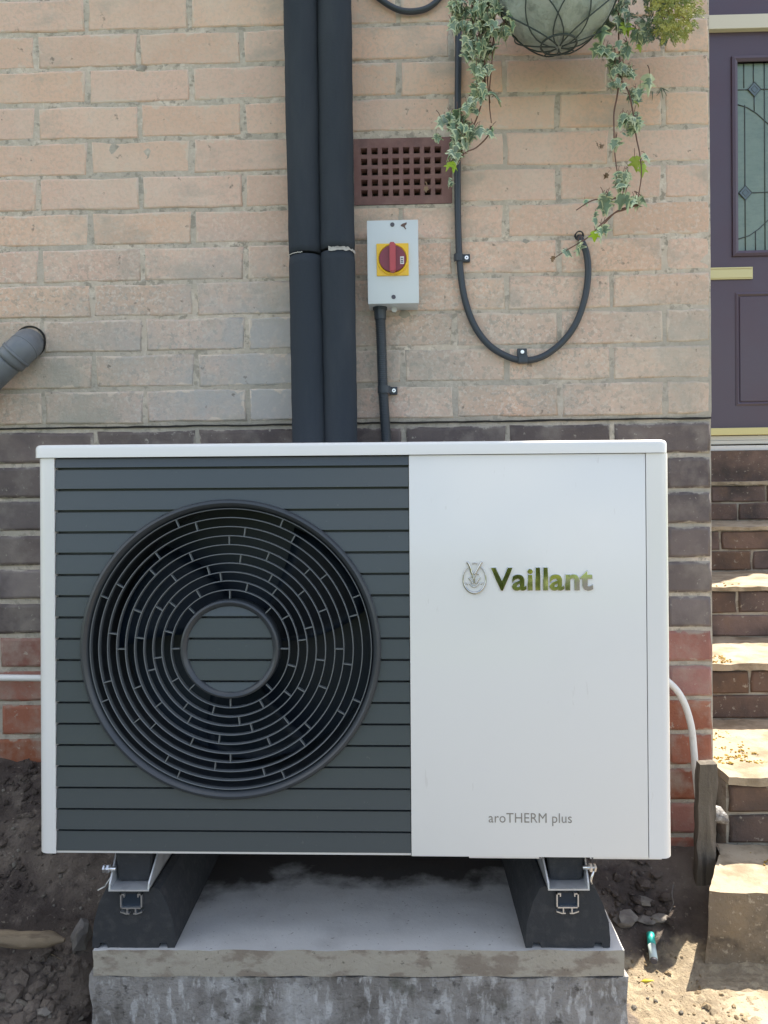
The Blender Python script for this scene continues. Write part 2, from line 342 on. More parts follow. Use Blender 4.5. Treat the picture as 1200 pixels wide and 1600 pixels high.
# clods and crumbs of earth
random.seed(11)
def lump(bm, c, r, squash=.7, sub=1, mi=0, jag=.35):
    rs = bmesh.ops.create_icosphere(bm, subdivisions=sub, radius=1); s = random.random()*50
    rot = Matrix.Rotation(random.random()*6.3, 3, 'Z') @ Matrix.Rotation(random.random()*.6, 3, 'X'); ax = (random.uniform(.7, 1.3), random.uniform(.7, 1.3), squash)
    for v in rs['verts']:
        k = 1+jag*noise.noise(v.co*1.6+Vector((s, 0, 0)))*1.6
        q = rot @ Vector((v.co.x*ax[0]*k, v.co.y*ax[1]*k, v.co.z*ax[2]*k)); v.co = Vector(c)+q*r
    for f in {f for v in rs['verts'] for f in v.link_faces}: f.material_index = mi
bm = BM()
def scatter(n, xa, xb, ya, yb, r0_, r1_, mi):
    for _ in range(n):
        x, y = random.uniform(xa, xb), random.uniform(ya, yb)
        if -.56 < x < .42 and y > 1.27: continue
        if x > .62 and 1.57 < y: continue
        if noise.noise(Vector((x*5, y*5, 8))) < random.uniform(-.35, .35): continue
        r = r0_+(r1_-r0_)*random.random()**4; lump(bm, (x, y, gz(x, y)+r*.2), r, .75, 1, mi)
scatter(3200, -1.15, -.55, 1.15, 1.86, .0015, .012, 0)
scatter(900, -.75, -.55, 1.25, 1.86, .003, .020, 0)
scatter(480, .42, .72, 1.68, 1.86, .003, .017, 0)
scatter(650, .40, .66, 1.2, 1.63, .0015, .008, 1)
scatter(260, -.7, .42, 1.12, 1.25, .002, .008, 0)
tag(part('soil_clods', bm, ['soil', 'sand']), kind='stuff')
bm = BM()
for _ in range(330):
    x, y = random.choice([(random.uniform(-1.1, -.56), random.uniform(1.15, 1.8)), (random.uniform(.43, .68), random.uniform(1.25, 1.8)), (random.uniform(-.75, -.45), random.uniform(1.1, 1.25))])
    if x > .6 and y > 1.55: continue
    if x > .42 and random.random() < .75: continue
    r = random.uniform(.002, .006); lump(bm, (x, y, gz(x, y)+r*.5), r, .7, 1)
tag(part('gravel', bm, 'stone'), kind='stuff')
# larger stones one can pick out: (photo px, y, size, squash, label)
stones = [(((1010, 1440), 1.66), (.030, .020, .006), 'flat grey stone flake lying on the dark soil right of the slab'),
          (((978, 1440), 1.60), (.030, .022, .012), 'largest brown grey stone half sunk in soil right beside the slab'),
          (((1030, 1438), 1.66), (.022, .015, .008), 'smooth rounded flat stone between the slab and the wooden stake'),
          (((1004, 1412), 1.70), (.022, .013, .007), 'pale forked stone chip, the highest one right of the slab'),
          (((128, 1475), 1.36), (.022, .022, .030), 'pale upright stone leaning against left foot of the slab'),
          (((70, 1585), 1.235), (.014, .012, .006), 'small pale stone at the left bottom beside a root')]
for (uv, Y), sz, lab in stones:
    p = on_ground(*uv); z = gz(p.x, p.y)
    bm = BM(); random.seed(int(p.x*1000)); lump(bm, (0, 0, 0), 1, 1, 2, 0, .3)
    for v in bm.verts: v.co = Vector((v.co.x*sz[0], v.co.y*sz[1], v.co.z*sz[2])) + Vector((p.x, p.y, z+sz[2]*.5))
    thing('stone', bm, 'stone', lab, 'stone', 'loose stones in the soil')
random.seed(5)

# ================================================================== HOUSE WALL
ZD = P(600, 657, WY).z                   # bed line between buff and dark courses
CU, CL, LB = .0893, .0868, .2607; EC = .013   # EC: how much the corner bricks are cut short
def brick_mesh(name, Lx, H, m, seed, proud=.0, round_=.004, depth=.05):
    """front face at y=0 looking towards -y, origin at the middle of the face; irregular arrises"""
    rnd = random.Random(seed); hx, hz = Lx/2, H/2; j = lambda s: rnd.uniform(-s, s)
    out = [(-hx, -hz), (-hx*.35, -hz), (hx*.35, -hz), (hx, -hz), (hx, 0), (hx, hz), (hx*.35, hz), (-hx*.35, hz), (-hx, hz), (-hx, 0)]
    out = [(x+j(.0024)-math.copysign(.001, x), z+j(.0022)) for x, z in out]
    b = BM(); n = len(out)
    inn = [(x*(1-(round_+abs(j(.002)))/hx), z*(1-(round_+abs(j(.002)))/hz)) for x, z in out]
    vb = [b.verts.new((x, depth, z)) for x, z in out]; vf = [b.verts.new((x, round_*.55+j(.0005), z)) for x, z in out]
    vi = [b.verts.new((x, j(.0005), z)) for x, z in inn]
    for i in range(n):
        k = (i+1) % n
        b.faces.new((vb[i], vb[k], vf[k], vf[i])); f = b.faces.new((vf[i], vf[k], vi[k], vi[i])); f.smooth = True
    b.faces.new(vi)
    bmesh.ops.recalc_face_normals(b, faces=b.faces[:])
    return finish(b, name, m)
wall = empty('house_wall', (XC-1.5, WY+.05, 0), 'tall buff and dark brick house wall behind the heat pump', 'wall')
def wpart(*a, **k): return part(*a, parent=wall, **k)
# mortar bed: a slightly uneven sheet
bm = BM(); x0, x1, z0, z1 = -1.75, XC-.003, -.12, ZD+16*CU
NX, NZ = 170, 200; g_ = []
def recess(z): return .0018 if z > ZD-.004 else .0058
for j in range(NZ+1):
    z = z0+(z1-z0)*j/NZ
    g_.append([bm.verts.new((x0+(x1-x0)*i/NX, WY+recess(z)+.0016*noise.noise(Vector((i*.31, 0, j*.31)))+.0012*noise.noise(Vector((i*.05, 3, j*.05))), z)) for i in range(NX+1)])
vent_l, vent_r, vent_b, vent_t = P(553, 268, WY).x, P(706, 268, WY).x, P(630, 322, WY).z, P(630, 214, WY).z
for j in range(NZ):
    for i in range(NX):
        q = (g_[j][i], g_[j][i+1], g_[j+1][i+1], g_[j+1][i])
        if all(vent_l-.004 < v.co.x < vent_r+.004 and vent_b-.004 < v.co.z < vent_t+.004 for v in q): continue
        bm.faces.new(q)
wpart('mortar_bed', bm, 'mortar', smooth=True)
core = bricktex('house_brick', (.40, .28, .19), (.36, .24, .17), ZD, CU, LB)
bm = BM(); bx(bm, -5.5, XC-.012, WY+.055, 7.5, -.3, 5.4); wpart('wall_core', bm, core)
bm = BM(); bx(bm, -5.5, x0-.001, WY, WY+.054, -.3, 5.4); bx(bm, x0, XC-.012, WY, WY+.054, z1+.001, 5.4); bx(bm, XC-.012, XC, WY+.115, 3.6, -.3, 5.4); bx(bm, XC-.012, XC, WY+.0, WY+.1149, z1+.001, 5.4)
wpart('outer_brick_skin', bm, core)
# bricks
mesh = {}
for k, (H, m) in {'buff': (CU-.010, 'buff'), 'dark': (CL-.0115, 'dark'), 'red': (CL-.0115, 'red')}.items():
    rd = .0035 if k == 'buff' else .0065
    mesh[k] = [brick_mesh('brick', LB-.010, H, m, 10*i+len(k), round_=rd) for i in range(6)]
    mesh[k+'h'] = [brick_mesh('brick', LB/2-.010, H, 'buff_half' if k == 'buff' else m, 77+i+len(k), round_=rd) for i in range(3)]
    mesh[k+'c'] = [brick_mesh('brick', LB-EC-.010, H, m, 200+i+len(k), round_=rd, depth=.11) for i in range(3)]     # corner brick, full depth
    mesh[k+'hc'] = [brick_mesh('brick', LB/2-EC-.010, H, 'buff_half' if k == 'buff' else m, 300+i, round_=rd, depth=.22) for i in range(2)]
vent_l, vent_r, vent_b, vent_t = P(553, 268, WY).x, P(706, 268, WY).x, P(630, 322, WY).z, P(630, 214, WY).z
nb = 0
def lay(kind, cx, cz, jz=.0006):
    global nb
    me = random.choice(mesh[kind]); o = bpy.data.objects.new('brick', me); C.objects.link(o); o.parent = wall
    pr = random.uniform(-.0008, .0006) if 'buff' in kind else random.uniform(-.0014, .001)
    o.location = Vector((cx, WY+pr, cz+random.uniform(-jz, jz)))-OFF[wall.name]
    o.rotation_euler = (0, random.uniform(-.003, .003), 0); nb += 1
def row(kind, cz, half, xmin=-1.2, skip=None):
    x = XC+EC
    if half: lay(kind+'hc', x-EC/2-LB/4, cz); x -= LB/2
    first = not half
    while x > xmin:
        cx = x-LB/2
        if skip and not (cx+LB/2 <= skip[0]+.02 or cx-LB/2 >= skip[1]-.02):
            # cut bricks round the air brick
            if cx-LB/2 < skip[0]-.05 and cx+LB/2 > skip[0]: lay_cut(kind, cx-LB/2, skip[0]-.006, cz)
            if cx+LB/2 > skip[1]+.05 and cx-LB/2 < skip[1]: lay_cut(kind, skip[1]+.006, cx+LB/2, cz)
        else: lay(kind+'c' if first else kind, cx-(EC/2 if first else 0), cz)
        first = False; x -= LB
def lay_cut(kind, a, b, cz):
    me = brick_mesh('brick', b-a-.006, CU-.010, 'buff', int(abs(a)*1000)); o = bpy.data.objects.new('brick', me); C.objects.link(o); o.parent = wall
    o.location = Vector(((a+b)/2, WY, cz))-OFF[wall.name]
for r in range(16):
    cz = ZD+CU*(r+.5); sk = (vent_l, vent_r) if vent_b-.02 < cz < vent_t+.02 else None
    row('buff', cz, r % 2 == 0, skip=sk)
ZL = ZD-.012
for r in range(13):
    cz = ZL-CL*(r+.5); k = 'dark' if r < 6 else 'red'
    row(k, cz, r % 2 == 1)
bm = BM()
# damp course: thin dark slit under the buff bricks, wandering up and down
pts = []; n = 120
for i in range(n+1):
    x = -1.7+(XC-.004+1.7)*i/n; z = ZD-.006+.0022*noise.noise(Vector((x*9, 0, 2)))+.0012*noise.noise(Vector((x*40, 0, 2))); h = .0018+.0016*abs(noise.noise(Vector((x*13, 5, 0))))
    pts.append((x, z, h))
va = [bm.verts.new((x, WY+.0012, z+h)) for x, z, h in pts]; vb = [bm.verts.new((x, WY+.0012, z-h)) for x, z, h in pts]
vc = [bm.verts.new((x, WY+.02, z+h)) for x, z, h in pts]; vd = [bm.verts.new((x, WY+.02, z-h)) for x, z, h in pts]
for i in range(n):
    bm.faces.new((va[i], va[i+1], vb[i+1], vb[i])); bm.faces.new((vc[i], vc[i+1], va[i+1], va[i])); bm.faces.new((vd[i], vb[i], vb[i+1], vd[i+1]))
wpart('damp_proof_course', bm, 'gap')

# mortar splash and dabs on the bricks
random.seed(21)
def splash(u, v, r, nm, m, parent, flat=.0016, Y=WY):
    p = P(u, v, Y); b = BM(); n = 14; c = b.verts.new((p.x, Y-flat-.0008, p.z)); ring = []; s = random.random()*30
    for k in range(n):
        a = 2*math.pi*k/n; q = r*(1+.45*noise.noise(Vector((math.cos(a)*1.3+s, math.sin(a)*1.3, 0)))); ring.append(b.verts.new((p.x+q*math.cos(a)*1.25, Y+.0006, p.z+q*math.sin(a))))
    for k in range(n): b.faces.new((c, ring[(k+1) % n], ring[k]))
    bmesh.ops.recalc_face_normals(b, faces=b.faces[:]); part(nm, b, m, parent, smooth=True)
splash(221, 107, .010, 'mortar_dab', 'slab_edge', wall); splash(632, 492, .012, 'mortar_dab', 'slab_edge', wall)
splash(822, 378, .007, 'mortar_dab', 'slab_edge', wall)

# ================================================================== AIR BRICK
vent = empty('air_brick', ((vent_l+vent_r)/2, WY, vent_b), 'purple brown terracotta air brick with square holes set in the wall', 'air vent')
holes_x = [P(u, 268, WY).x for u in (569, 585.5, 602, 618.5, 635, 651.5, 668, 684.5)]; holes_z = [P(630, v, WY).z for v in (301, 285, 268, 252, 235.5)]
hs = .0082; rows = 1
def edges(lo, hi, cs, h): 
    e = [lo]
    for c in cs: e += [c-h, c+h]
    return e+[hi]
ex = edges(vent_l, vent_r, holes_x, hs); ez = edges(vent_b+.004, vent_t-.003, holes_z, hs)
bm = BM(); fy = WY-.0015; grid = [[bm.verts.new((x, fy+random.uniform(-.0004, .0004), z)) for x in ex] for z in ez]
for j in range(len(ez)-1):
    for i in range(len(ex)-1):
        if i % 2 == 1 and j % 2 == 1:
            q = [grid[j][i], grid[j][i+1], grid[j+1][i+1], grid[j+1][i]]; cx, cz = (ex[i]+ex[i+1])/2, (ez[j]+ez[j+1])/2
            inner = [bm.verts.new((cx+(v.co.x-cx)*.70, fy+.022, cz+(v.co.z-cz)*.70)) for v in q]
            for k in range(4): bm.faces.new((q[k], q[(k+1) % 4], inner[(k+1) % 4], inner[k]))
        else: bm.faces.new((grid[j][i], grid[j][i+1], grid[j+1][i+1], grid[j+1][i]))
part('face_grid', bm, 'terracotta', vent)
bm = BM(); bx(bm, vent_l+.001, vent_r-.001, WY+.0225, WY+.05, vent_b+.005, vent_t-.004); part('backing', bm, 'gap', vent)
bm = BM()
for a in ((vent_l-.004, vent_l-.0003, vent_b-.004, vent_t+.004), (vent_r+.0003, vent_r+.004, vent_b-.004, vent_t+.004), (vent_l, vent_r, vent_t-.0025, vent_t+.004), (vent_l, vent_r, vent_b-.006, vent_b+.0035)):
    bx(bm, a[0], a[1], WY+.0004, WY+.02, a[2], a[3])
part('bedding_mortar', bm, 'mortar', vent)

# ================================================================== INSULATED PIPES
def pipe_pair(nm, uv_top, uv_bot, joint_v, lab, wob):
    t0_, b0_ = P(uv_top, -60, 1.775), P(uv_bot, 690, 1.775)
    d = b0_-t0_; low = b0_+d*.72
    p = empty(nm, low, lab, 'pipe', 'foam insulated pipes down the wall')
    z_j = P(500, joint_v, 1.775).z; r = .0415
    def at(z): k = (z-t0_.z)/(d.z); q = t0_+d*k; return Vector((q.x, 1.775+.003*math.sin(z*5+wob), z))
    for a, b_, nm2 in ((t0_.z+.3, z_j+.004, 'upper_sleeve'), (z_j-.002, low.z, 'lower_sleeve')):
        n = 60; pts = [at(a+(b_-a)*i/n) for i in range(n+1)]
        rr = [r*(1+.035*noise.noise(Vector((q.z*6+wob, 0, 0)))+.02*noise.noise(Vector((q.z*25, wob, 0)))) for q in pts]
        if nm2 == 'lower_sleeve': rr[0] *= .96
        else: rr[-1] *= .975
        bm = BM(); tube(bm, pts, rr, 32); part(nm2, bm, 'foam', p)
    return p, at, z_j
pA, atA, zA = pipe_pair('insulated_pipe', 469, 484, 401, 'left black foam insulated pipe, thin torn joint at mid height', 0)
pB, atB, zB = pipe_pair('insulated_pipe', 521, 531.5, 397, 'right black foam insulated pipe with pale tape showing at its joint', 2)
def ragged_band(at, z0_, h, a0, a1, parent, m):
    bm = BM(); n = 24; lo, hi = [], []
    for i in range(n+1):
        a = a0+(a1-a0)*i/n
        for lst, s in ((lo, -1), (hi, 1)):
            z = z0_+s*h*(.6+.6*noise.noise(Vector((i*.5, s*3, z0_)))) if h > .003 else z0_+s*h
            q = at(z); lst.append(bm.verts.new((q.x+.0428*math.cos(a), q.y-.0428*math.sin(a), z+.002*noise.noise(Vector((i*.7, 0, 0))))))
    for i in range(n): bm.faces.new((lo[i], lo[i+1], hi[i+1], hi[i]))
    part('tape', bm, m, parent, smooth=True)
ragged_band(atB, zB, .0065, R(-10), R(115), pB, 'tape'); ragged_band(atA, zA, .0010, R(95), R(170), pA, 'tape')

# ================================================================== ISOLATOR SWITCH BOX
Yb = WY-.075
a, b = P(574, 346, Yb), P(654, 473, Yb)
sw = empty('isolator_switch', ((a.x+b.x)/2, WY, b.z), 'pale grey switch box with red rotary handle on yellow plate', 'switch', rot=(0, R(-.0), 0))
bm = BM(); bx(bm, a.x, b.x, Yb, WY+.001, b.z, a.z, .0015); part('enclosure', bm, 'box', sw, smooth='auto')
bm = BM(); bx(bm, a.x-.0012, b.x+.0012, Yb-.0022, Yb+.012, b.z-.0012, a.z+.0012, .0012); part('lid', bm, 'box', sw, smooth='auto')
yf = Yb-.0022
c = P(613.5, 406.5, Yb); hw = .0385
bm = BM(); bx(bm, c.x-hw, c.x+hw, yf-.004, yf+.001, c.z-hw, c.z+hw, .0022, seg=3); part('yellow_plate', bm, 'yellow', sw, smooth='auto')
bm = BM(); lathe_y(bm, [(.0375, yf-.0035), (.0372, yf-.009), (.0345, yf-.0105), (.0325, yf-.009), (.0325, yf-.0035)], c.x, c.z, 48); part('yellow_collar', bm, 'yellow', sw, smooth='auto')
bm = BM(); disc_y(bm, c.x, c.z, .0318, yf-.0125, yf-.0034, 48, 0, .001); kn = part('knob', bm, 'knob', sw, smooth='auto')
bm = BM(); prism(bm, [(c.x-.0072, c.z-.0325), (c.x-.004, c.z-.035), (c.x+.004, c.z-.035), (c.x+.0078, c.z-.030), (c.x+.0078, c.z+.029), (c.x+.003, c.z+.034), (c.x-.0045, c.z+.034), (c.x-.0075, c.z+.030)], yf-.029, yf-.0124, 'y', 0, .0015); part('handle', bm, 'handle', kn, smooth='auto')
lx, lz = c.x+.0225, c.z-.005
bm = BM(); bx(bm, lx-.0045, lx+.0045, yf-.0132, yf-.0126, lz-.009, lz+.009)
for q in (-.005, -.001, .004): bx(bm, lx-.0028, lx+.0026, yf-.0138, yf-.0133, lz+q-.001, lz+q+.0012, mi=1)
part('label_plate', bm, ['label', 'ink'], kn)
for u, v in ((613, 351.5), (615, 464.5)):
    p = P(u, v, Yb); bm = BM(); lathe_y(bm, [(.0052, yf-.0008), (.0048, yf-.0014), (.004, yf-.0005)], p.x, p.z, 20, True); disc_y(bm, p.x, p.z, .0046, yf-.001, yf+.001, 20); part('lid_screw', bm, 'ink', sw)
p = P(631, 353, Yb); bm = BM()
prism(bm, [(p.x-.008, p.z+.001), (p.x-.003, p.z+.0045), (p.x+.007, p.z+.0075), (p.x+.0065, p.z+.003), (p.x+.002, p.z-.001), (p.x+.0055, p.z-.0085), (p.x+.0035, p.z-.009), (p.x-.001, p.z-.003), (p.x-.0055, p.z-.002)], yf-.0009, yf-.0001, 'y'); part('dirt_mark', bm, 'mark', sw)
p = P(616, 484, WY-.03); bm = BM(); disc_y(bm, p.x, p.z, .007, p.y-.006, p.y, 16, 0, .001); bx(bm, p.x-.004, p.x+.004, p.y-.003, WY, p.z, b.z+.001); part('fixing_lug', bm, 'steel', sw)
p = P(594, 486, WY-.035); bm = BM(); tube(bm, [(p.x, p.y, b.z+.002), (p.x, p.y, b.z-.006), (p.x, p.y, b.z-.0061), (p.x, p.y, b.z-.030)], [.018, .018, .0155, .0145], 12, sm=False); part('cable_gland', bm, 'cable', sw)
# corrugated conduit down from the box
cond_pts = [P(594, 492, WY-.035), P(596, 540, WY-.034), P(598, 600, WY-.032), P(601, 650, WY-.03), P(604, 700, WY-.03), P(606, 800, WY-.03), P(606, 930, WY-.03)]
cp = catmull(cond_pts, 60)
bm = BM(); tube(bm, cp, [.0125+(.0011 if i % 3 == 0 else -.0009) for i in range(len(cp))], 14)
cond = thing('conduit', bm, 'cable', 'black corrugated conduit running down from the switch box', 'conduit')
def saddle(u, v, Y, nm_parent, r, side, lab=None):
    """pipe clip: band round the pipe plus screwed lug at its side"""
    p = P(u, v, Y); e = None
    bm = BM(); n = 12
    for k in range(n):
        a0, a1 = math.pi*k/n, math.pi*(k+1)/n
        q = [(math.cos(t)*rr_, -math.sin(t)*rr_) for t, rr_ in ((a0, r), (a1, r), (a1, r+.0028), (a0, r+.0028))]
        prism(bm, [(p.x+x_, p.y+y_) for x_, y_ in q], p.z-.009, p.z+.009, 'z')
    s = side
    bx(bm, min(p.x+s*r, p.x+s*(r+.020)), max(p.x+s*r, p.x+s*(r+.020)), WY-.012, WY-.0005, p.z-.0095, p.z+.0095, .002)
    cx = p.x+s*(r+.011)
    cl = part('clip', bm, 'cable', nm_parent)
    bm = BM(); disc_y(bm, cx, p.z, .0048, WY-.0145, WY-.011, 16, 0, .0008); disc_y(bm, cx, p.z, .0018, WY-.0155, WY-.0143, 8, 1); part('screw', bm, ['alu', 'ink'], cl)
saddle(600, 609, WY-.031, cond, .0132, 1)

# ================================================================== BLACK CABLE LOOPS
def uvpath(l, Y): return [P(u, v, Y) for u, v in l]
cab = catmull(uvpath([(717, -60), (716.5, 0), (716, 100), (715, 200), (715, 300), (716, 360), (719, 420), (727, 470), (742, 510), (765, 540), (795, 558), (822, 563), (850, 556), (878, 535), (900, 505), (914, 465), (919, 425), (916, 395)], WY-.012)
              + [P(909, 378, WY-.014), P(906, 372, WY-.002), P(905, 370, WY+.03)], 10)
bm = BM(); tube(bm, cab, .0082, 14)
cable = thing('cable', bm, 'cable', 'thick black cable hanging in a long U loop below the ivy', 'cable')
saddle(716.5, 403, WY-.012, cable, .0088, 1)
p = P(815, 551, WY)
bm = BM(); bx(bm, p.x-.012, p.x+.012, WY-.010, WY-.0005, p.z-.026, p.z+.009, .002); bx(bm, p.x-.012, p.x+.012, WY-.0235, WY-.003, p.z-.029, p.z-.010, .003); cl = part('clip', bm, 'cable', cable)
bm = BM(); disc_y(bm, p.x, p.z, .0046, WY-.013, WY-.0095, 16, 0, .0008); part('screw', bm, 'alu', cl)
p = P(905, 368, WY); bm = BM(); lathe_y(bm, [(.009, WY-.002), (.011, WY-.001), (.013, WY+.004), (.006, WY+.004)], p.x, p.z, 24); 
for v in bm.verts: v.co.x += .002*noise.noise(v.co*90); v.co.z += .002*noise.noise(v.co*90+Vector((5, 0, 0)))
part('hole_rim', bm, 'rubber', cable)
cab2 = catmull(uvpath([(570, -40), (583, -12), (600, 3), (622, 15), (644, 18), (667, 13), (684, 0), (694, -18), (700, -60)], WY-.012), 10)
bm = BM(); tube(bm, cab2, .0072, 14); thing('cable', bm, 'cable', 'short sagging black cable at the top between pipes and ivy', 'cable')

# ================================================================== GREY WASTE PIPE
bm = BM(); e0 = P(47, 532, WY+.02)
wp = empty('waste_pipe', P(-60, 640, WY-.05), 'grey plastic waste pipe slanting out of the wall at the left', 'pipe')
pts = catmull([P(44, 536, WY+.02), P(43, 538, WY-.018), P(30, 550, WY-.042), P(-12, 590, WY-.046), P(-60, 640, WY-.048), P(-160, 740, WY-.05)], 10)
k1 = 24
tube(bm, pts[:k1+1], .0365, 28); part('elbow', bm, 'upvc', wp)
bm = BM(); tube(bm, pts[k1:], .0325, 28); part('pipe_run', bm, 'upvc', wp)
bm = BM(); tube(bm, [pts[k1-3], pts[k1-2]], .0385, 28); part('socket_ring', bm, 'upvc', wp)
bm = BM(); tube(bm, pts[16:18], .0371, 28); part('socket_ring', bm, 'upvc', wp)
bm = BM(); q = P(47, 534, WY); lathe_y(bm, [(.036, WY-.0012), (.0405, WY-.0016), (.041, WY+.01), (.036, WY+.01)], q.x, q.z, 30); part('hole_edge', bm, 'gap', wp)

# ================================================================== WHITE CABLE AND WHITE PIPE BEHIND THE UNIT
yc = WY-.02
wc = catmull([P(960, 1040, yc), P(1010, 1046, yc-.01), P(1045, 1066, yc-.02), P(1066, 1092, yc-.02), P(1079, 1130, yc-.02), P(1084, 1170, yc-.02), P(1087, 1210, yc-.02), P(1092, 1255, yc-.03), P(1097, 1300, yc-.03), P(1100, 1345, yc-.03)], 10)
bm = BM(); tube(bm, wc, .0083, 14); thing('white_cable', bm, 'white_rough', 'white flexible hose curving out from behind the heat pump', 'hose')
bm = BM(); tube(bm, [P(-80, 1058, WY-.02), P(60, 1059.5, WY-.02), P(200, 1060, WY-.02)], .0082, 14)
wp2 = thing('overflow_pipe', bm, 'white_rough', 'thin white horizontal pipe at left edge against the red bricks', 'pipe')
wp2['label'] = 'thin white horizontal pipe at the left against the red bricks'

# ================================================================== SLAB, FOOTING
YF = 1.290
a, b = P(145, 1485, YF), P(976, 1485, YF); ZS = (a.z+b.z)/2; th = .0465
def rough_box(bm, x0, x1, y0, y1, z0, z1, nx, ny, nz, amp, fr=14, mi=0, seed=0):
    """box with subdivided, noisy faces"""
    r = bmesh.ops.create_cube(bm, size=1); vs = r['verts']; es = list({e for v in vs for e in v.link_edges})
    for ax, n in ((0, nx), (1, ny), (2, nz)):
        bm.edges.ensure_lookup_table()
        allv = {v for v in bm.verts if v.is_valid}
        es = [e for e in bm.edges if abs((e.verts[0].co-e.verts[1].co).normalized()[ax]) > .9 and all(v.tag is False for v in e.verts)]
        if n > 1: bmesh.ops.subdivide_edges(bm, edges=es, cuts=n-1, use_grid_fill=True)
    for v in bm.verts:
        if v.tag: continue
        c = Vector((x0+(v.co.x+.5)*(x1-x0), y0+(v.co.y+.5)*(y1-y0), z0+(v.co.z+.5)*(z1-z0)))
        c += amp*Vector((noise.noise(c*fr+Vector((seed, 0, 0))), noise.noise(c*fr+Vector((0, seed+7, 0))), noise.noise(c*fr+Vector((0, 0, seed+13)))))
        c += amp*.4*Vector((noise.noise(c*fr*3.1), noise.noise(c*fr*3.1+Vector((9, 0, 0))), noise.noise(c*fr*3.1+Vector((0, 9, 0)))))
        v.co = c; v.tag = True
    for f in bm.faces: f.smooth = True
    return bm
base = empty('concrete_base', ((a.x+b.x)/2, 1.6, 0), 'pale concrete slab on a rough footing under the heat pump', 'plinth')
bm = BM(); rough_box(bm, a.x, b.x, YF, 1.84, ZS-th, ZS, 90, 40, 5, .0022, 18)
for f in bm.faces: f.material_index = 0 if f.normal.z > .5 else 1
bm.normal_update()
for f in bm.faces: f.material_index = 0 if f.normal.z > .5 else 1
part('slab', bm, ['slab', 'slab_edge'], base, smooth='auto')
bm = BM(); rough_box(bm, a.x-.008, b.x+.006, YF+.004, 1.84, -.25, ZS-th-.003, 90, 30, 24, .006, 14, seed=3); part('footing', bm, 'footing', base, smooth='auto')
bm = BM(); rough_box(bm, -.73, .40, 1.10, YF-.004, -.2, .006, 60, 12, 4, .008, 12, seed=5)
tag(part('concrete_apron', bm, 'footing'), kind='structure')

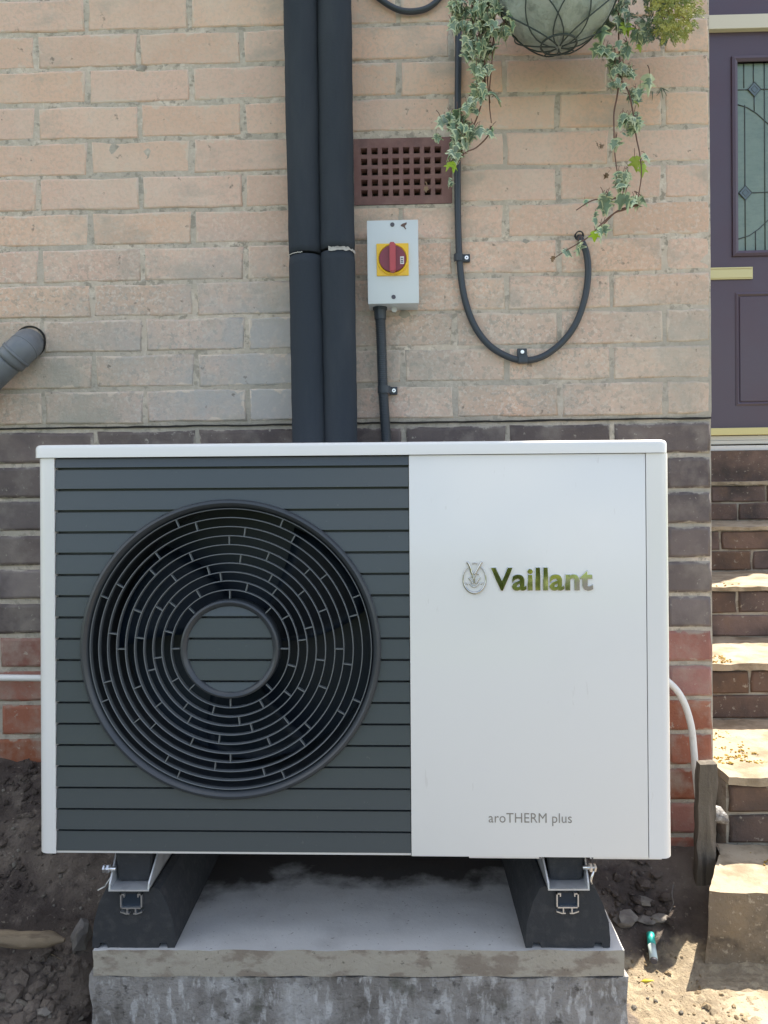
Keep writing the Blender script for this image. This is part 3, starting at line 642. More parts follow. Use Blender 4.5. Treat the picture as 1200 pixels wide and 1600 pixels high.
# ================================================================== RUBBER FEET WITH RAILS AND BRACKETS
def pxl(u, v, u0_, v0_): return ((u-u0_)/889.0, (v0_-v)/889.0)
def foot(uc, label, mir):
    """uc: px of the foot's bottom centre on the slab front"""
    c = P(uc, 1484, YF+.004); y0 = YF+.006
    f = empty('rubber_foot', (c.x, y0, ZS), label, 'mounting foot', 'rubber feet under the heat pump')
    prof = [(-.0735, .0), (-.0735, .012), (-.070, .045), (-.060, .080), (-.047, .106), (-.040, .109), (.040, .109), (.050, .104), (.063, .078), (.073, .045), (.0755, .014), (.0745, .0)]
    foot_n = [(.062, .0), (.060, .009), (.048, .009), (.046, .0), (-.046, .0), (-.048, .009), (-.060, .009), (-.062, .0)]
    pr = [(x, z+.001) for x, z in prof+foot_n]
    bm = BM(); prism(bm, [(x, z) for x, z in pr], 0, .53, 'y')
    bmesh.ops.triangulate(bm, faces=[q for q in bm.faces if len(q.verts) > 4])
    part('rubber_block', bm, 'rubber', f, local=True)
    # aluminium rail, C-shaped profile with curved lips below
    bm = BM(); t = .0022; zt = .101; w2 = .0195; zb = zt-.0265
    for r in ((-w2, -w2+t, zb, zt), (w2-t, w2, zb, zt), (-w2, w2, zb, zb+t), (-w2, -w2+.008, zt-t, zt), (w2-.008, w2, zt-t, zt), (-w2+.006, -w2+.008, zt-.006, zt-t), (w2-.008, w2-.006, zt-.006, zt-t),
              (-.0085, -.0065, zb-.008, zb), (.0065, .0085, zb-.008, zb)):
        prism(bm, [(r[0], r[2]), (r[1], r[2]), (r[1], r[3]), (r[0], r[3])], -.006, .5, 'y')
    for s in (-1, 1):
        prism(bm, [(s*.0035, zb-.0100), (s*.010, zb-.0102), (s*.0195, zb-.0068), (s*.0195, zb-.0048), (s*.010, zb-.0080), (s*.0035, zb-.008)][::s], -.006, .5, 'y')
    part('rail', bm, 'alu', f, local=True)
    bm = BM(); bx(bm, -w2+t, w2-t, -.0005, .45, zb+t+.0003, zt-t-.0003); part('rail_hollow', bm, 'cavity', f, local=True)
    # bracket: U channel with slanted front ends and splayed sides
    zb2 = .1115; bh = .062; t = .0028; xa, xb = -.036, .036
    bm = BM()
    bx(bm, xa, xb, -.016, .44, zb2, zb2+t)
    for s in (-1, 1):
        xo = s*.036; xt = s*.041
        v = []
        for (x, z, y_) in ((xo, zb2, -.016), (xo, zb2+.012, -.013), (xt, zb2+bh, .045), (xt, zb2+bh, .42), (xo, zb2, .44)):
            v.append((Vector((x, y_, z)), Vector((x-s*t, y_, z))))
        A = [bm.verts.new(q[0]) for q in v]; B = [bm.verts.new(q[1]) for q in v]
        bm.faces.new(A); bm.faces.new(B[::-1])
        for i in range(5): bm.faces.new((A[i], B[i], B[(i+1) % 5], A[(i+1) % 5]))
    bmesh.ops.recalc_face_normals(bm, faces=bm.faces[:])
    br = part('bracket', bm, 'steel', f, local=True)
    bm = BM(); tube(bm, [(0, .03, .1005), (0, .03, zb2+.010)], .004, 10); tube(bm, [(0, .03, zb2+.0035), (0, .03, zb2+.009)], .010, 6, sm=False); bx(bm, -.013, .013, .018, .042, .1012, .1112); part('bolt', bm, 'steel', br, local=True)
    bm = BM(); s = mir
    tube(bm, [(s*.028, .0, zb2+.032), (s*.052, .0, zb2+.032)], .0035, 10); tube(bm, [(s*.040, .0, zb2+.032), (s*.044, .0, zb2+.032)], .0075, 6, sm=False); tube(bm, [(s*.0475, .0, zb2+.032), (s*.0505, .0, zb2+.032)], .007, 6, sm=False)
    if s > 0: tube(bm, [(s*.046, -.004, zb2+.028), (s*.041, -.004, zb2+.012), (s*.043, -.002, zb2+.004)], .002, 6)
    part('clamp_screw', bm, 'alu', br, local=True)
    bm = BM()
    v = [(-.029, 0), (-.026, -.006), (.028, -.006), (.031, 0)]
    prism(bm, [(-.028, zb2+.009), (-.024, zb2+.0045), (.026, zb2+.0045), (.030, zb2+.009), (.0335, zb2+.066), (-.0335, zb2+.066)], .010, .40, 'y', 0, .002)
    part('damper_block', bm, 'rubber', f, local=True)
    return f
foot(207.5, 'left black rubber foot with aluminium rail, beside the soil bank', -1)
foot(887, 'right black rubber foot with aluminium rail, nearest the brick steps', 1)
# cable tie ends by the left foot
bm = BM(); tube(bm, catmull([P(171, 1362, 1.30), P(176, 1356, 1.30), P(181, 1357, 1.30)], 6), .0011, 6); tube(bm, [P(153, 1391, 1.31), P(164, 1385, 1.31)], .0013, 6); tube(bm, [P(164, 1385, 1.31), P(174, 1369, 1.31)], .0012, 6)
thing('cable_tie', bm, 'white_rough', 'loose pale wire end sticking out beside the left rubber foot', 'wire')

# ================================================================== HEAT PUMP
oc = P(551, 1337, 1.274)
hp = empty('heat_pump', oc, 'white air source heat pump with dark slatted fan grille', 'heat pump', rot=(R(-1.3), R(.38), R(-.45)))
hp.scale = (1, 1, .990)
def X(u): return (u-552)/889.0
def Z(v): return (1337-v)/889.0
def hpart(*a, **k): k['parent'] = hp; k['local'] = True; return part(*a, **k)
D = .44
def rrect_half(x0, x1, yd, r, n=8):
    """outline (x, y) of a box plan with rounded front corners"""
    p = [(x1, yd)]
    for i in range(n+1): a = -i*math.pi/2/n; p.append((x1-r+r*math.cos(a), r+r*math.sin(a)))
    for i in range(n+1): a = -math.pi/2-i*math.pi/2/n; p.append((x0+r+r*math.cos(a), r+r*math.sin(a)))
    return p+[(x0, yd)]
# lid
bm = BM(); prism(bm, [(x, y-.004) for x, y in rrect_half(X(53), X(1041), D+.008, .018)], Z(711.5), Z(691), 'z')
top = max(bm.faces, key=lambda f: f.calc_center_median().z); bmesh.ops.bevel(bm, geom=list(top.edges), offset=.0075, segments=5, affect='EDGES', profile=.5)
hpart('lid', bm, 'white', smooth='auto')
# corner posts: rounded outer front corner, plain return to the back
def post(x0, x1, side):
    r = .019; n = 8; t = .0012
    if side < 0:
        outer = [(x1, 0)]+[(x0+r+r*math.cos(a), r+r*math.sin(a)) for a in [-math.pi/2-i*math.pi/2/n for i in range(n+1)]]+[(x0, D)]
        inner = [(x0+t, D), (x0+t, r+.02), (x1, .02)]
    else:
        outer = [(x0, 0)]+[(x1-r+r*math.cos(a), r+r*math.sin(a)) for a in [-math.pi/2+i*math.pi/2/n for i in range(n+1)]]+[(x1, D)]
        inner = [(x1-t, D), (x1-t, r+.02), (x0, .02)]
    bm = BM(); prism(bm, outer+inner, Z(1337) if side < 0 else Z(1338), Z(712.2), 'z'); hpart('corner_post', bm, 'white', smooth='auto')
post(X(57.5), X(86.8), -1); post(X(1006.2), X(1043.5), 1)
# right front panel
bm = BM(); bx(bm, X(643), X(1005.2), .0004, .02, Z(1337.5), Z(712.2), .0012, seg=2); fp = hpart('front_panel', bm, 'white', smooth='auto')
# body shell
bm = BM(); xl, xr = X(58.6), X(1042.3)
bx(bm, xl, xr, D-.02, D-.002, Z(1334), Z(714)); bx(bm, xl+.003, xr-.003, .0215, D-.021, Z(1336.5), Z(1331)); bx(bm, X(643), xr-.003, .0215, .19, Z(1330), Z(714))
bx(bm, xl+.003, X(642), .0215, D-.021, Z(722), Z(714))
hpart('cabinet', bm, 'white')
bm = BM(); bx(bm, X(86.9), X(642.2), .004, .018, Z(1337.5), Z(1333.6), .0006); bx(bm, X(732), X(843), .006, .10, Z(1342), Z(1337.9), .0006); bx(bm, X(918), X(1027), .006, .10, Z(1342), Z(1337.9), .0006)
hpart('base_tray', bm, 'white')
for u in (841, 921): 
    bm = BM(); disc_y(bm, X(u), Z(1340), .0018, .0052, .0062, 10); hpart('base_screw', bm, 'ink')
# fan side: recess box
CX, CZ = X(362.5), Z(1014.5); RO = 235.5/889; 
def circ_x(z, rad): 
    d = abs(z-CZ); return math.sqrt(rad*rad-d*d) if d < rad else 0
# slats
GV = [695.6+33.64*k for k in range(20)]   # groove centre lines; first real one at 729.3
xL, xR = X(87.6), X(642.2); NSL = 0
def slat_piece(bm, xa_f, xb_f, z0, z1, n):
    """strip between two x functions of z; slightly tilted face so that each groove catches light"""
    zs = [z0+(z1-z0)*i/n for i in range(n+1)]
    def yy(z): return .0040-.0030*(z1-z)/(z1-z0) if True else 0
    Af = [bm.verts.new((xa_f(z), yy(z), z)) for z in zs]; Bf = [bm.verts.new((xb_f(z), yy(z), z)) for z in zs]
    Ab = [bm.verts.new((xa_f(z), .0145, z)) for z in zs]; Bb = [bm.verts.new((xb_f(z), .0145, z)) for z in zs]
    fs = []
    for i in range(n):
        fs += [bm.faces.new((Af[i], Bf[i], Bf[i+1], Af[i+1])), bm.faces.new((Ab[i], Ab[i+1], Bb[i+1], Bb[i])), bm.faces.new((Af[i], Af[i+1], Ab[i+1], Ab[i])), bm.faces.new((Bf[i], Bb[i], Bb[i+1], Bf[i+1]))]
    fs += [bm.faces.new((Af[0], Ab[0], Bb[0], Bf[0])), bm.faces.new((Af[n], Bf[n], Bb[n], Ab[n]))]
    bmesh.ops.recalc_face_normals(bm, faces=fs)
for k in range(19):
    zt = Z(GV[k]+2.0) if k > 0 else Z(713); zb = Z(GV[k+1]-2.0) if k < 18 else Z(1332.5)
    if k == 18: zb = Z(1332.8)
    if zt < zb: continue
    bm = BM(); rad = RO-.004
    if zb > CZ+rad or zt < CZ-rad: slat_piece(bm, lambda z: xL, lambda z: xR, zb, zt, 1)
    else:
        slat_piece(bm, lambda z: xL, lambda z: max(xL+.001, CX-circ_x(z, rad)), zb, zt, 10); hpart('slat', bm, 'slat'); bm = BM(); slat_piece(bm, lambda z: CX+circ_x(z, rad), lambda z: xR, zb, zt, 10)
    hpart('slat', bm, 'slat')
# slats inside the hub
rh = 68/889
for k in range(19):
    zt, zb = Z(GV[k]+2.0), Z(GV[k+1]-2.0); zt = min(zt, CZ+rh-.001); zb = max(zb, CZ-rh+.001)
    if zt-zb < .004: continue
    bm = BM(); slat_piece(bm, lambda z: CX-circ_x(z, rh), lambda z: CX+circ_x(z, rh), zb, zt, 10); hpart('hub_slat', bm, 'slat')
bm = BM(); disc_y(bm, CX, CZ, rh+.002, .0150, .019, 48); hpart('hub_plate', bm, 'grille')
# dark plate behind the slats with a round opening
bm = BM(); n = 96; inner = [bm.verts.new((CX+(RO-.006)*math.cos(2*math.pi*k/n), .0150, CZ+(RO-.006)*math.sin(2*math.pi*k/n))) for k in range(n)]
def onrect(a):
    dx, dz = math.cos(a), math.sin(a); x0, x1, z0, z1 = xL-.001, xR+.0006, Z(1334), Z(712)
    t = min(((x1-CX)/dx if dx > 1e-9 else 1e9), ((x0-CX)/dx if dx < -1e-9 else 1e9), ((z1-CZ)/dz if dz > 1e-9 else 1e9), ((z0-CZ)/dz if dz < -1e-9 else 1e9)); return (CX+dx*t, .0150, CZ+dz*t)
outer = [bm.verts.new(onrect(2*math.pi*k/n)) for k in range(n)]
corners = {}
for sx_, sz_ in ((xR+.0006, Z(712)), (xL-.001, Z(712)), (xL-.001, Z(1334)), (xR+.0006, Z(1334))):
    a = math.atan2(sz_-CZ, sx_-CX) % (2*math.pi); corners[int(a/(2*math.pi)*n)] = bm.verts.new((sx_, .0150, sz_))
for k in range(n):
    q = [inner[k], outer[k]]+([corners[k]] if k in corners else [])+[outer[(k+1) % n], inner[(k+1) % n]]; bm.faces.new(q)
lathe_y(bm, [(RO-.006, .015), (RO-.006, .20)], CX, CZ, n, False); hpart('fan_duct', bm, 'grille', smooth='auto')
bm = BM(); disc_y(bm, CX, CZ, RO-.0055, .2005, .205, 64); hpart('duct_back', bm, 'cavity')
# fan
bm = BM(); disc_y(bm, CX, CZ, .06, .075, .15, 40, 0, .006); fan = hpart('fan', bm, 'cavity', smooth='auto')
for b_i in range(3):
    bm = BM(); A = []; nr, na = 8, 8
    for i in range(nr+1):
        r = .058+(.235-.058)*i/nr; r_ = []
        for j in range(na+1):
            a = R(120*b_i+20)+R(62)*(j/na-.5)*(1-.15*i/nr)+R(18)*(i/nr); r_.append(bm.verts.new((CX+r*math.cos(a), .135-.045*j/na, CZ+r*math.sin(a))))
        A.append(r_)
    for i in range(nr):
        for j in range(na): bm.faces.new((A[i][j], A[i][j+1], A[i+1][j+1], A[i+1][j]))
    bmesh.ops.solidify(bm, geom=bm.faces[:], thickness=.003); part('blade', bm, 'cavity', fan, smooth=True, local=True)
# outer ring, hub ring, concentric rings, short radial ribs
bm = BM(); lathe_y(bm, [(RO, .006), (RO, -.0015), (RO-.0025, -.005), (RO-.0065, -.0062), (RO-.0095, -.004), (RO-.0135, .0035), (RO-.0155, .013), (RO-.0158, .028), (RO-.0125, .028), (RO-.007, .012)], CX, CZ, 160); hpart('outer_ring', bm, 'grille', smooth='auto')
bm = BM(); lathe_y(bm, [(.0878, .022), (.0876, .002), (.0862, -.003), (.083, -.0045), (.0795, -.003), (.0755, .002), (.0735, .010), (.0735, .0148), (.080, .022)], CX, CZ, 96); hpart('hub_ring', bm, 'grille', smooth='auto')
radii = [220.6, 206.6, 192.4, 178, 164, 149.5, 135, 121, 107, 92.6]
offs = [22.5, 15, 37.5, 0, 22.5, 38, 15, 7, 29.5, 0]
lim = radii+[78.2]
for i, rp in enumerate(radii):
    r = rp/889; t = .0009; y0 = .0005+.0022*math.sin(i/9*math.pi)*-1
    bm = BM(); lathe_y(bm, [(r+t*.8, y0+.0004), (r, y0), (r-t*.8, y0+.0004), (r-t, y0+.010), (r+t, y0+.010)], CX, CZ, 144); hpart('grille_ring', bm, 'ring', smooth='auto')
    ra, rb = lim[i]/889-.0009, lim[i+1]/889+.0009
    for k in range(8):
        a = R(offs[i]+45*k); dx, dz = math.cos(a), math.sin(a); px_, pz_ = -dz*.0009, dx*.0009
        bm = BM(); prism(bm, [(CX+dx*ra+px_, CZ+dz*ra+pz_), (CX+dx*rb+px_, CZ+dz*rb+pz_), (CX+dx*rb-px_, CZ+dz*rb-pz_), (CX+dx*ra-px_, CZ+dz*ra-pz_)], y0+.001, y0+.009, 'y'); hpart('spacer_rib', bm, 'ring')
# lettering
def text_mesh(body, width, height, depth, bold, m, name, cxu, czv, bev=0.0, y=0.0, space=1.0):
    cu = bpy.data.curves.new(name, 'FONT'); cu.body = body; cu.size = 1; cu.extrude = depth; cu.offset = bold; cu.space_character = space; cu.resolution_u = 6
    if bev: cu.bevel_depth = bev; cu.bevel_resolution = 1
    o = bpy.data.objects.new(name+'_curve', cu); C.objects.link(o); dg = bpy.context.evaluated_depsgraph_get(); dg.update()
    me = bpy.data.meshes.new_from_object(o.evaluated_get(dg)); bpy.data.objects.remove(o); bpy.data.curves.remove(cu)
    xs_ = [v.co.x for v in me.vertices]; ys_ = [v.co.y for v in me.vertices]; zs_ = [v.co.z for v in me.vertices]
    sx_, sy_ = width/(max(xs_)-min(xs_)), height/(max(ys_)-min(ys_)); ax, ay = (max(xs_)+min(xs_))/2, (max(ys_)+min(ys_))/2; dz_ = (max(zs_)-min(zs_)) or 1
    for v in me.vertices:
        v.co = Vector((X(cxu)+(v.co.x-ax)*sx_, y-(v.co.z-min(zs_))/dz_*bevd, Z(czv)+(v.co.y-ay)*sy_))
    me.materials.clear(); me.materials.append(M[m])
    o = bpy.data.objects.new(name, me); C.objects.link(o); o.parent = fp
    return o
bevd = .0022
text_mesh('Vaillant', 157/889, 36.5/889, .05, .024, 'chrome', 'chrome_lettering', 845.5, 906, bev=.012, y=.0003, space=1.04)
bevd = .0004
text_mesh('aroTHERM plus', 127/889, 19.5/889, .02, -.004, 'print', 'printed_lettering', 825.5, 1279, y=.0003, space=1.03)
# emblem: hare's head before an upright oval ring
bm = BM()
def EP(u, v): return (X(720+u/17.143), -.0012, Z(870+v/17.143))
ell = []
for k in range(49):
    a = math.radians(118+304*k/48*1.0)      # open at the ears
    ell.append(EP(390+300*math.cos(a)*(1.0), 610-375*math.sin(a)+(0)))
rr = [.0010+.0013*max(0, -math.sin(math.radians(118+304*k/48))) for k in range(49)]
tube(bm, ell, rr, 8)
tube(bm, [EP(330, 205), EP(400, 185), EP(470, 205)], .0013, 6)
for path, r in (([(195, 150), (240, 220), (285, 320), (300, 400), (330, 480)], .0020), ([(590, 150), (540, 240), (480, 340), (430, 430), (400, 480)], .0020),
                ([(325, 400), (340, 520), (380, 640)], .0012), ([(440, 440), (400, 540), (385, 640), (385, 720)], .0012), ([(240, 570), (300, 660), (350, 740)], .0013), ([(540, 560), (480, 650), (420, 740)], .0013),
                ([(260, 720), (320, 800), (385, 830), (450, 800), (510, 710)], .0012), ([(350, 790), (385, 830), (420, 790)], .0011), ([(160, 700), (210, 770)], .0008), ([(620, 700), (560, 760)], .0008), ([(430, 440), (500, 500)], .001), ([(300, 560), (350, 520)], .001)):
    tube(bm, catmull([EP(*q) for q in path], 4) if len(path) > 2 else [EP(*q) for q in path], r, 8)
part('emblem', bm, 'chrome', fp, local=True, smooth=True)

# ================================================================== STEPS
T = [(1.034, 3.42), (.854, 3.015), (.674, 2.585), (.496, 2.225), (.326, 1.800), (.157, 1.593)]      # tread height, front edge
T = [(T[i][0]-.008*0, T[i][1]) for i in range(6)]
steps = empty('brick_steps', (1.5, 2.3, 0), 'brick and concrete steps climbing beside the wall to the door', 'steps')
XR = 2.15
def sx0(i): return XC+.004 if i < 5 else .663
bmesh_cache = [brick_mesh('brick', .245, .077, 'step_brick', 500+i, round_=.006, depth=.09) for i in range(6)]
half_cache = [brick_mesh('brick', .118, .077, 'step_brick', 520+i, round_=.006, depth=.09) for i in range(2)]
nsb = 0
for i, (z, y) in enumerate(T[:5]):
    zlow = T[i+1][0]; h = z-zlow; th_ = .014 if i not in (3, 4) else .020
    c = (h-th_)/2; sc = (c-.009)/.077
    core_bm = BM(); bx(core_bm, sx0(i)+.002, XR, y+.012, (T[i-1][1]+.05 if i else 3.5), zlow-.15, z-th_-.0005); part('riser_core', core_bm, 'slab_edge', steps)
    for r in range(2):
        x = sx0(i)+.003; first = (r+i) % 2 == 1; cz = zlow+c*(r+.5)
        while x < XR-.1:
            Lb = .127 if first else .254; me = random.choice(half_cache if first else bmesh_cache)
            o = bpy.data.objects.new('brick', me); C.objects.link(o); o.parent = steps; nsb += 1
            o.location = Vector((x+Lb/2, y+.004+random.uniform(-.002, .002), cz))-OFF[steps.name]; o.scale = (1, 1, sc); x += Lb; first = False
    bm = BM(); yb = (T[i-1][1]+.012 if i else 3.48)
    rough_box(bm, sx0(i), XR, y-.006, yb, z-th_, z, 70, 24, 3, .0052, 16, seed=i); part('tread', bm, 'tread', steps, smooth='auto')
# lowest step: rough concrete block, widening towards the ground
bm = BM(); z, y = T[5]; rough_box(bm, .655, XR, y, T[4][1]+.004, -.2, z, 60, 14, 24, .007, 13, seed=9)
for v in bm.verts:
    k = max(0, min(1, (z-v.co.z)/.16))
    if v.co.x < .75: v.co.x -= .016*k-.115*max(0, (v.co.y-y)/.2)*(1-(v.co.x-.65)/.1)
    if v.co.y < y+.03: v.co.y -= .004*k
bm.normal_update()
for f in bm.faces: f.material_index = 1 if f.normal.z > .6 else 0
part('bottom_step', bm, ['block', 'tread'], steps, smooth='auto')
tag(bpy.data.objects.new('concrete_path', None)) if False else None
bm = BM(); rough_box(bm, .60, XR+2, .88, 1.60, -.2, -.004, 60, 50, 2, .003, 12, seed=12); cp_ = part('concrete_path', bm, 'tread', smooth=True); tag(cp_, kind='structure')
# moss on the treads
random.seed(31)
def moss(i, x0, x1, y0, y1, n):
    bm = BM()
    for _ in range(n):
        x, y = random.uniform(x0, x1), random.uniform(y0, y1)*1.0
        y = y0+(y1-y0)*random.random()**1.6 if i != 3 else y
        if noise.noise(Vector((x*30, y*30, 0))) < -.15: continue
        lump(bm, (x, y, T[i][0]+.0005), random.uniform(.0015, .0045), .6, 1)
    o = part('moss', bm, 'moss', steps); o['kind'] = 'stuff'
moss(4, .80, .93, 1.88, 2.13, 260); moss(3, .87, 1.0, 2.235, 2.33, 120); moss(5, .82, 1.0, 1.66, 1.78, 60); moss(2, .95, 1.2, 2.6, 2.7, 40)

# ================================================================== DOOR
YD = 3.55
def D_(u, v): q = P(u, v, YD); return q.x, q.z
dx_l, dx_r = 1.07, 1.93
zb = P(1160, 670, YD).z; zt = P(1160, 46, YD).z
door = empty('front_door', ((dx_l+dx_r)/2, YD, zb), 'dark aubergine panelled front door with leaded glass above the steps', 'door')
bm = BM()
gx0, gx1 = P(1152, 250, YD).x, P(1152, 250, YD).x+.215; gz0, gz1 = P(1170, 392, YD).z, P(1170, 97, YD).z
mir = dx_l+dx_r
# leaf as rails and stiles round both glass openings (left one is hidden behind the wall)
gl0, gl1 = mir-gx1, mir-gx0
for r in ((dx_l, gl0, zb, zt), (gl1, gx0, zb, zt), (gx1, dx_r, zb, zt), (gl0, gl1, zb, gz0), (gl0, gl1, gz1, zt), (gx0, gx1, zb, gz0), (gx0, gx1, gz1, zt)): bx(bm, r[0], r[1], YD, YD+.045, r[2], r[3])
part('door_leaf', bm, 'door', door)
def frame(x0, x1, z0, z1, w_, y0, y1, nm, m):
    bm = BM(); ins = [(x0, z0), (x1, z0), (x1, z1), (x0, z1)]; out = [(x0-w_, z0-w_), (x1+w_, z0-w_), (x1+w_, z1+w_), (x0-w_, z1+w_)]; mid = [((a[0]+b[0])/2, (a[1]+b[1])/2) for a, b in zip(ins, out)]
    L0 = [[bm.verts.new((x, y, z)) for x, z in ring] for ring, y in ((out, y1), (out, y0+.004), (mid, y0), (ins, y0+.006), (ins, y1+.012))]
    for a in range(4):
        for k in range(4): bm.faces.new((L0[a][k], L0[a][(k+1) % 4], L0[a+1][(k+1) % 4], L0[a+1][k]))
    bmesh.ops.recalc_face_normals(bm, faces=bm.faces[:]); return part(nm, bm, m, door)
for x0, x1 in ((gx0, gx1), (gl0, gl1)):
    frame(x0, x1, gz0, gz1, .026, YD-.013, YD-.0005, 'glazing_bead', 'door')
    bm = BM(); bx(bm, x0+.0005, x1-.0005, YD+.014, YD+.022, gz0+.0005, gz1-.0005); gp = part('glass_pane', bm, 'glass', door)
    # leading
    s = 1 if x0 == gx0 else -1
    fx = (lambda u: P(u, 250, YD).x) if s == 1 else (lambda u: mir-P(u, 250, YD).x)
    def lead(pts, r=.0022):
        bm = BM(); tube(bm, [Vector((fx(u), YD+.0125, P(1165, v, YD).z)) for u, v in pts], r, 6); part('lead_came', bm, 'lead', gp)
    lead([(1165, 97), (1165, 135)]); lead([(1166, 162), (1166, 392)]); lead([(1180, 97), (1180, 128)]); lead([(1181, 148), (1181, 172)]); lead([(1197, 97), (1197, 392)]); lead([(1153, 138), (1172, 138)]); lead([(1190, 138), (1222, 138)])
    lead(catmull([(1155, 161, 0), (1170, 166, 0), (1185, 176, 0), (1200, 190, 0), (1218, 205, 0)], 4) and [(1155, 161), (1170, 166), (1185, 176), (1200, 190), (1218, 205)])
    lead([(1174, 300), (1222, 299)]); lead([(1155, 372), (1172, 367), (1187, 357), (1200, 345), (1215, 332)]); lead([(1182, 360), (1182, 392)])
    for (u, v, r) in ((1181, 138, 9.5), (1166, 300, 9.5)):
        cx, cz = fx(u), P(1165, v, YD).z; q = r/325.0*1.05
        bm = BM(); prism(bm, [(cx-q, cz), (cx, cz-q*1.1), (cx+q, cz), (cx, cz+q*1.1)], YD+.0095, YD+.0138, 'y', 0, .001); part('bevelled_diamond', bm, 'bevelled', gp)
        bm = BM(); pl = [(cx-q, cz), (cx, cz-q*1.1), (cx+q, cz), (cx, cz+q*1.1), (cx-q, cz)]; tube(bm, [Vector((x, YD+.0095, z)) for x, z in pl], .0022, 6); q *= .5
        pl = [(cx-q, cz), (cx, cz-q*1.1), (cx+q, cz), (cx, cz+q*1.1), (cx-q, cz)]; tube(bm, [Vector((x, YD+.0092, z)) for x, z in pl], .0012, 6); part('lead_diamond', bm, 'lead', gp)
lz0, lz1 = P(1170, 628, YD).z, P(1170, 463, YD).z
for x0, x1 in ((gx0+.004, gx1), (gl0, gl1-.004)):
    frame(x0, x1, lz0, lz1, .018, YD-.006, YD-.0005, 'panel_moulding', 'door')
    bm = BM(); bx(bm, x0+.002, x1-.002, YD-.004, YD-.0002, lz0+.002, lz1-.002, .003); part('raised_panel', bm, 'door', door)
bm = BM(); x1_ = P(1175, 427, YD).x; zl0, zl1 = P(1150, 437, YD).z, P(1150, 418, YD).z
bx(bm, x1_-.26, x1_, YD-.008, YD-.0003, zl0, zl1, .0015); bx(bm, x1_-.25, x1_-.004, YD-.011, YD-.0081, zl0+.006, zl1-.014, .001); bx(bm, x1_-.255, x1_-.002, YD-.012, YD-.0081, zl1-.008, zl1-.004); part('letter_plate', bm, 'brass', door)
bm = BM(); bx(bm, dx_l, dx_r, YD-.020, YD-.0003, P(1160, 680, YD).z, zb+.004, .002); part('weather_bar', bm, 'brass', door)
bm = BM(); bx(bm, dx_l-.05, dx_r+.05, YD-.004, YD+.06, P(1160, 688, YD).z, P(1160, 681, YD).z); bx(bm, dx_l-.05, dx_r+.05, YD-.014, YD+.06, P(1160, 694, YD).z, P(1160, 688.5, YD).z, .002); part('threshold', bm, 'cream', door)
bm = BM(); bx(bm, dx_l-.08, dx_r+.08, YD-.045, YD+.06, P(1160, 704, YD-.045).z, P(1160, 696, YD-.045).z, .003); part('sill', bm, 'white_rough', door)
bm = BM(); ztr0, ztr1 = P(1160, 44, YD-.03).z, P(1160, 22, YD-.03).z
bx(bm, XC+.013, dx_r+.07, YD-.03, YD+.06, ztr0, ztr1, .002); part('transom', bm, 'cream', door)
bm = BM(); bx(bm, XC+.013, dx_l-.001, YD-.006, YD+.06, zb-.05, ztr0-.001); bx(bm, dx_r+.001, dx_r+.07, YD-.006, YD+.06, zb-.05, ztr0-.001); bx(bm, XC+.013, dx_r+.07, YD-.004, YD+.055, ztr1+.001, ztr1+.34, .002); part('door_frame', bm, 'door', door)
# wall round the doorway, under the door and above it
bm = BM(); bx(bm, XC+.001, 2.10, YD+.061, 6.0, -.3, 5.4); tag(part('porch_wall', bm, core), 'brick wall that frames the recessed front door', 'wall')
bm = BM(); bx(bm, XC+.001, 2.10, 3.485, YD+.06, .9, P(1160, 704.5, YD-.045).z); thing('door_plinth', bm, 'step_brick', 'dark brick plinth right under the white door sill', 'plinth')

# ================================================================== STAKE, WOOD, LITTER
sA, sB = P(1091, 1192, 1.76), P(1121, 1190, 1.76)
st = empty('wooden_stake', (sA.x+.012, 1.77, .02), 'old grey wooden stake standing at the corner beside bottom step', 'stake')
bm = BM(); rough_box(bm, sA.x, sB.x-.003, 1.75, 1.775, .0, sA.z, 4, 4, 30, .0035, 22, seed=2)
for v in bm.verts: v.co.x -= .012*max(0, (sA.z-v.co.z)/.35)
part('post', bm, 'stake', st, smooth='auto')
bm = BM(); lump(bm, (sB.x+.004, 1.765, sB.z-.13), .018, 1.1, 2); part('mortar_lump', bm, 'footing', st, smooth=True)
# split wood piece at the left
bm = BM(); q0, q1 = P(-40, 1464, 1.40), P(101, 1470, 1.38); n = 26; pts, rr = [], []
for i in range(n+1):
    t = i/n; q = q0.lerp(q1, t); q.z += .002*math.sin(t*9); pts.append(q); rr.append((.0150 if t < .82 else .0150*(1-(t-.82)/.24))*(1+.12*noise.noise(Vector((t*6, 0, 0)))))
tube(bm, pts, rr, 12); 
for v in bm.verts: v.co += .0016*Vector((0, noise.noise(v.co*70), noise.noise(v.co*70+Vector((3, 0, 0)))))
thing('wood_offcut', bm, 'wood', 'broken length of weathered timber lying on the left soil bank', 'wood', smooth='auto')
def twig(lab, pts, r, m='stake'):
    bm = BM(); c = catmull(pts, 6); tube(bm, c, [r*(1-.5*i/len(c)) for i in range(len(c))], 7); thing('twig', bm, m, lab, 'twig')
def on(u, v, Y, dz=.004): q = on_ground(u, v); q.z += dz; return q
twig('dark forked root lying on the ground at lower left', [on(-20, 1555, 1.26, .006), on(20, 1568, 1.25, .008), on(45, 1577, 1.245, .007), on(72, 1590, 1.24, .006)], .006)
twig('thin dead root crossing soil beside the wooden stake', [on(1052, 1385, 1.78), on(1050, 1400, 1.76), on(1052, 1415, 1.73), on(1046, 1428, 1.71)], .0016, 'stone')
twig('pale thin straw lying on the soil left of the rubber foot', [on(62, 1488, 1.36), on(80, 1494, 1.35), on(97, 1503, 1.34)], .0012, 'wood')
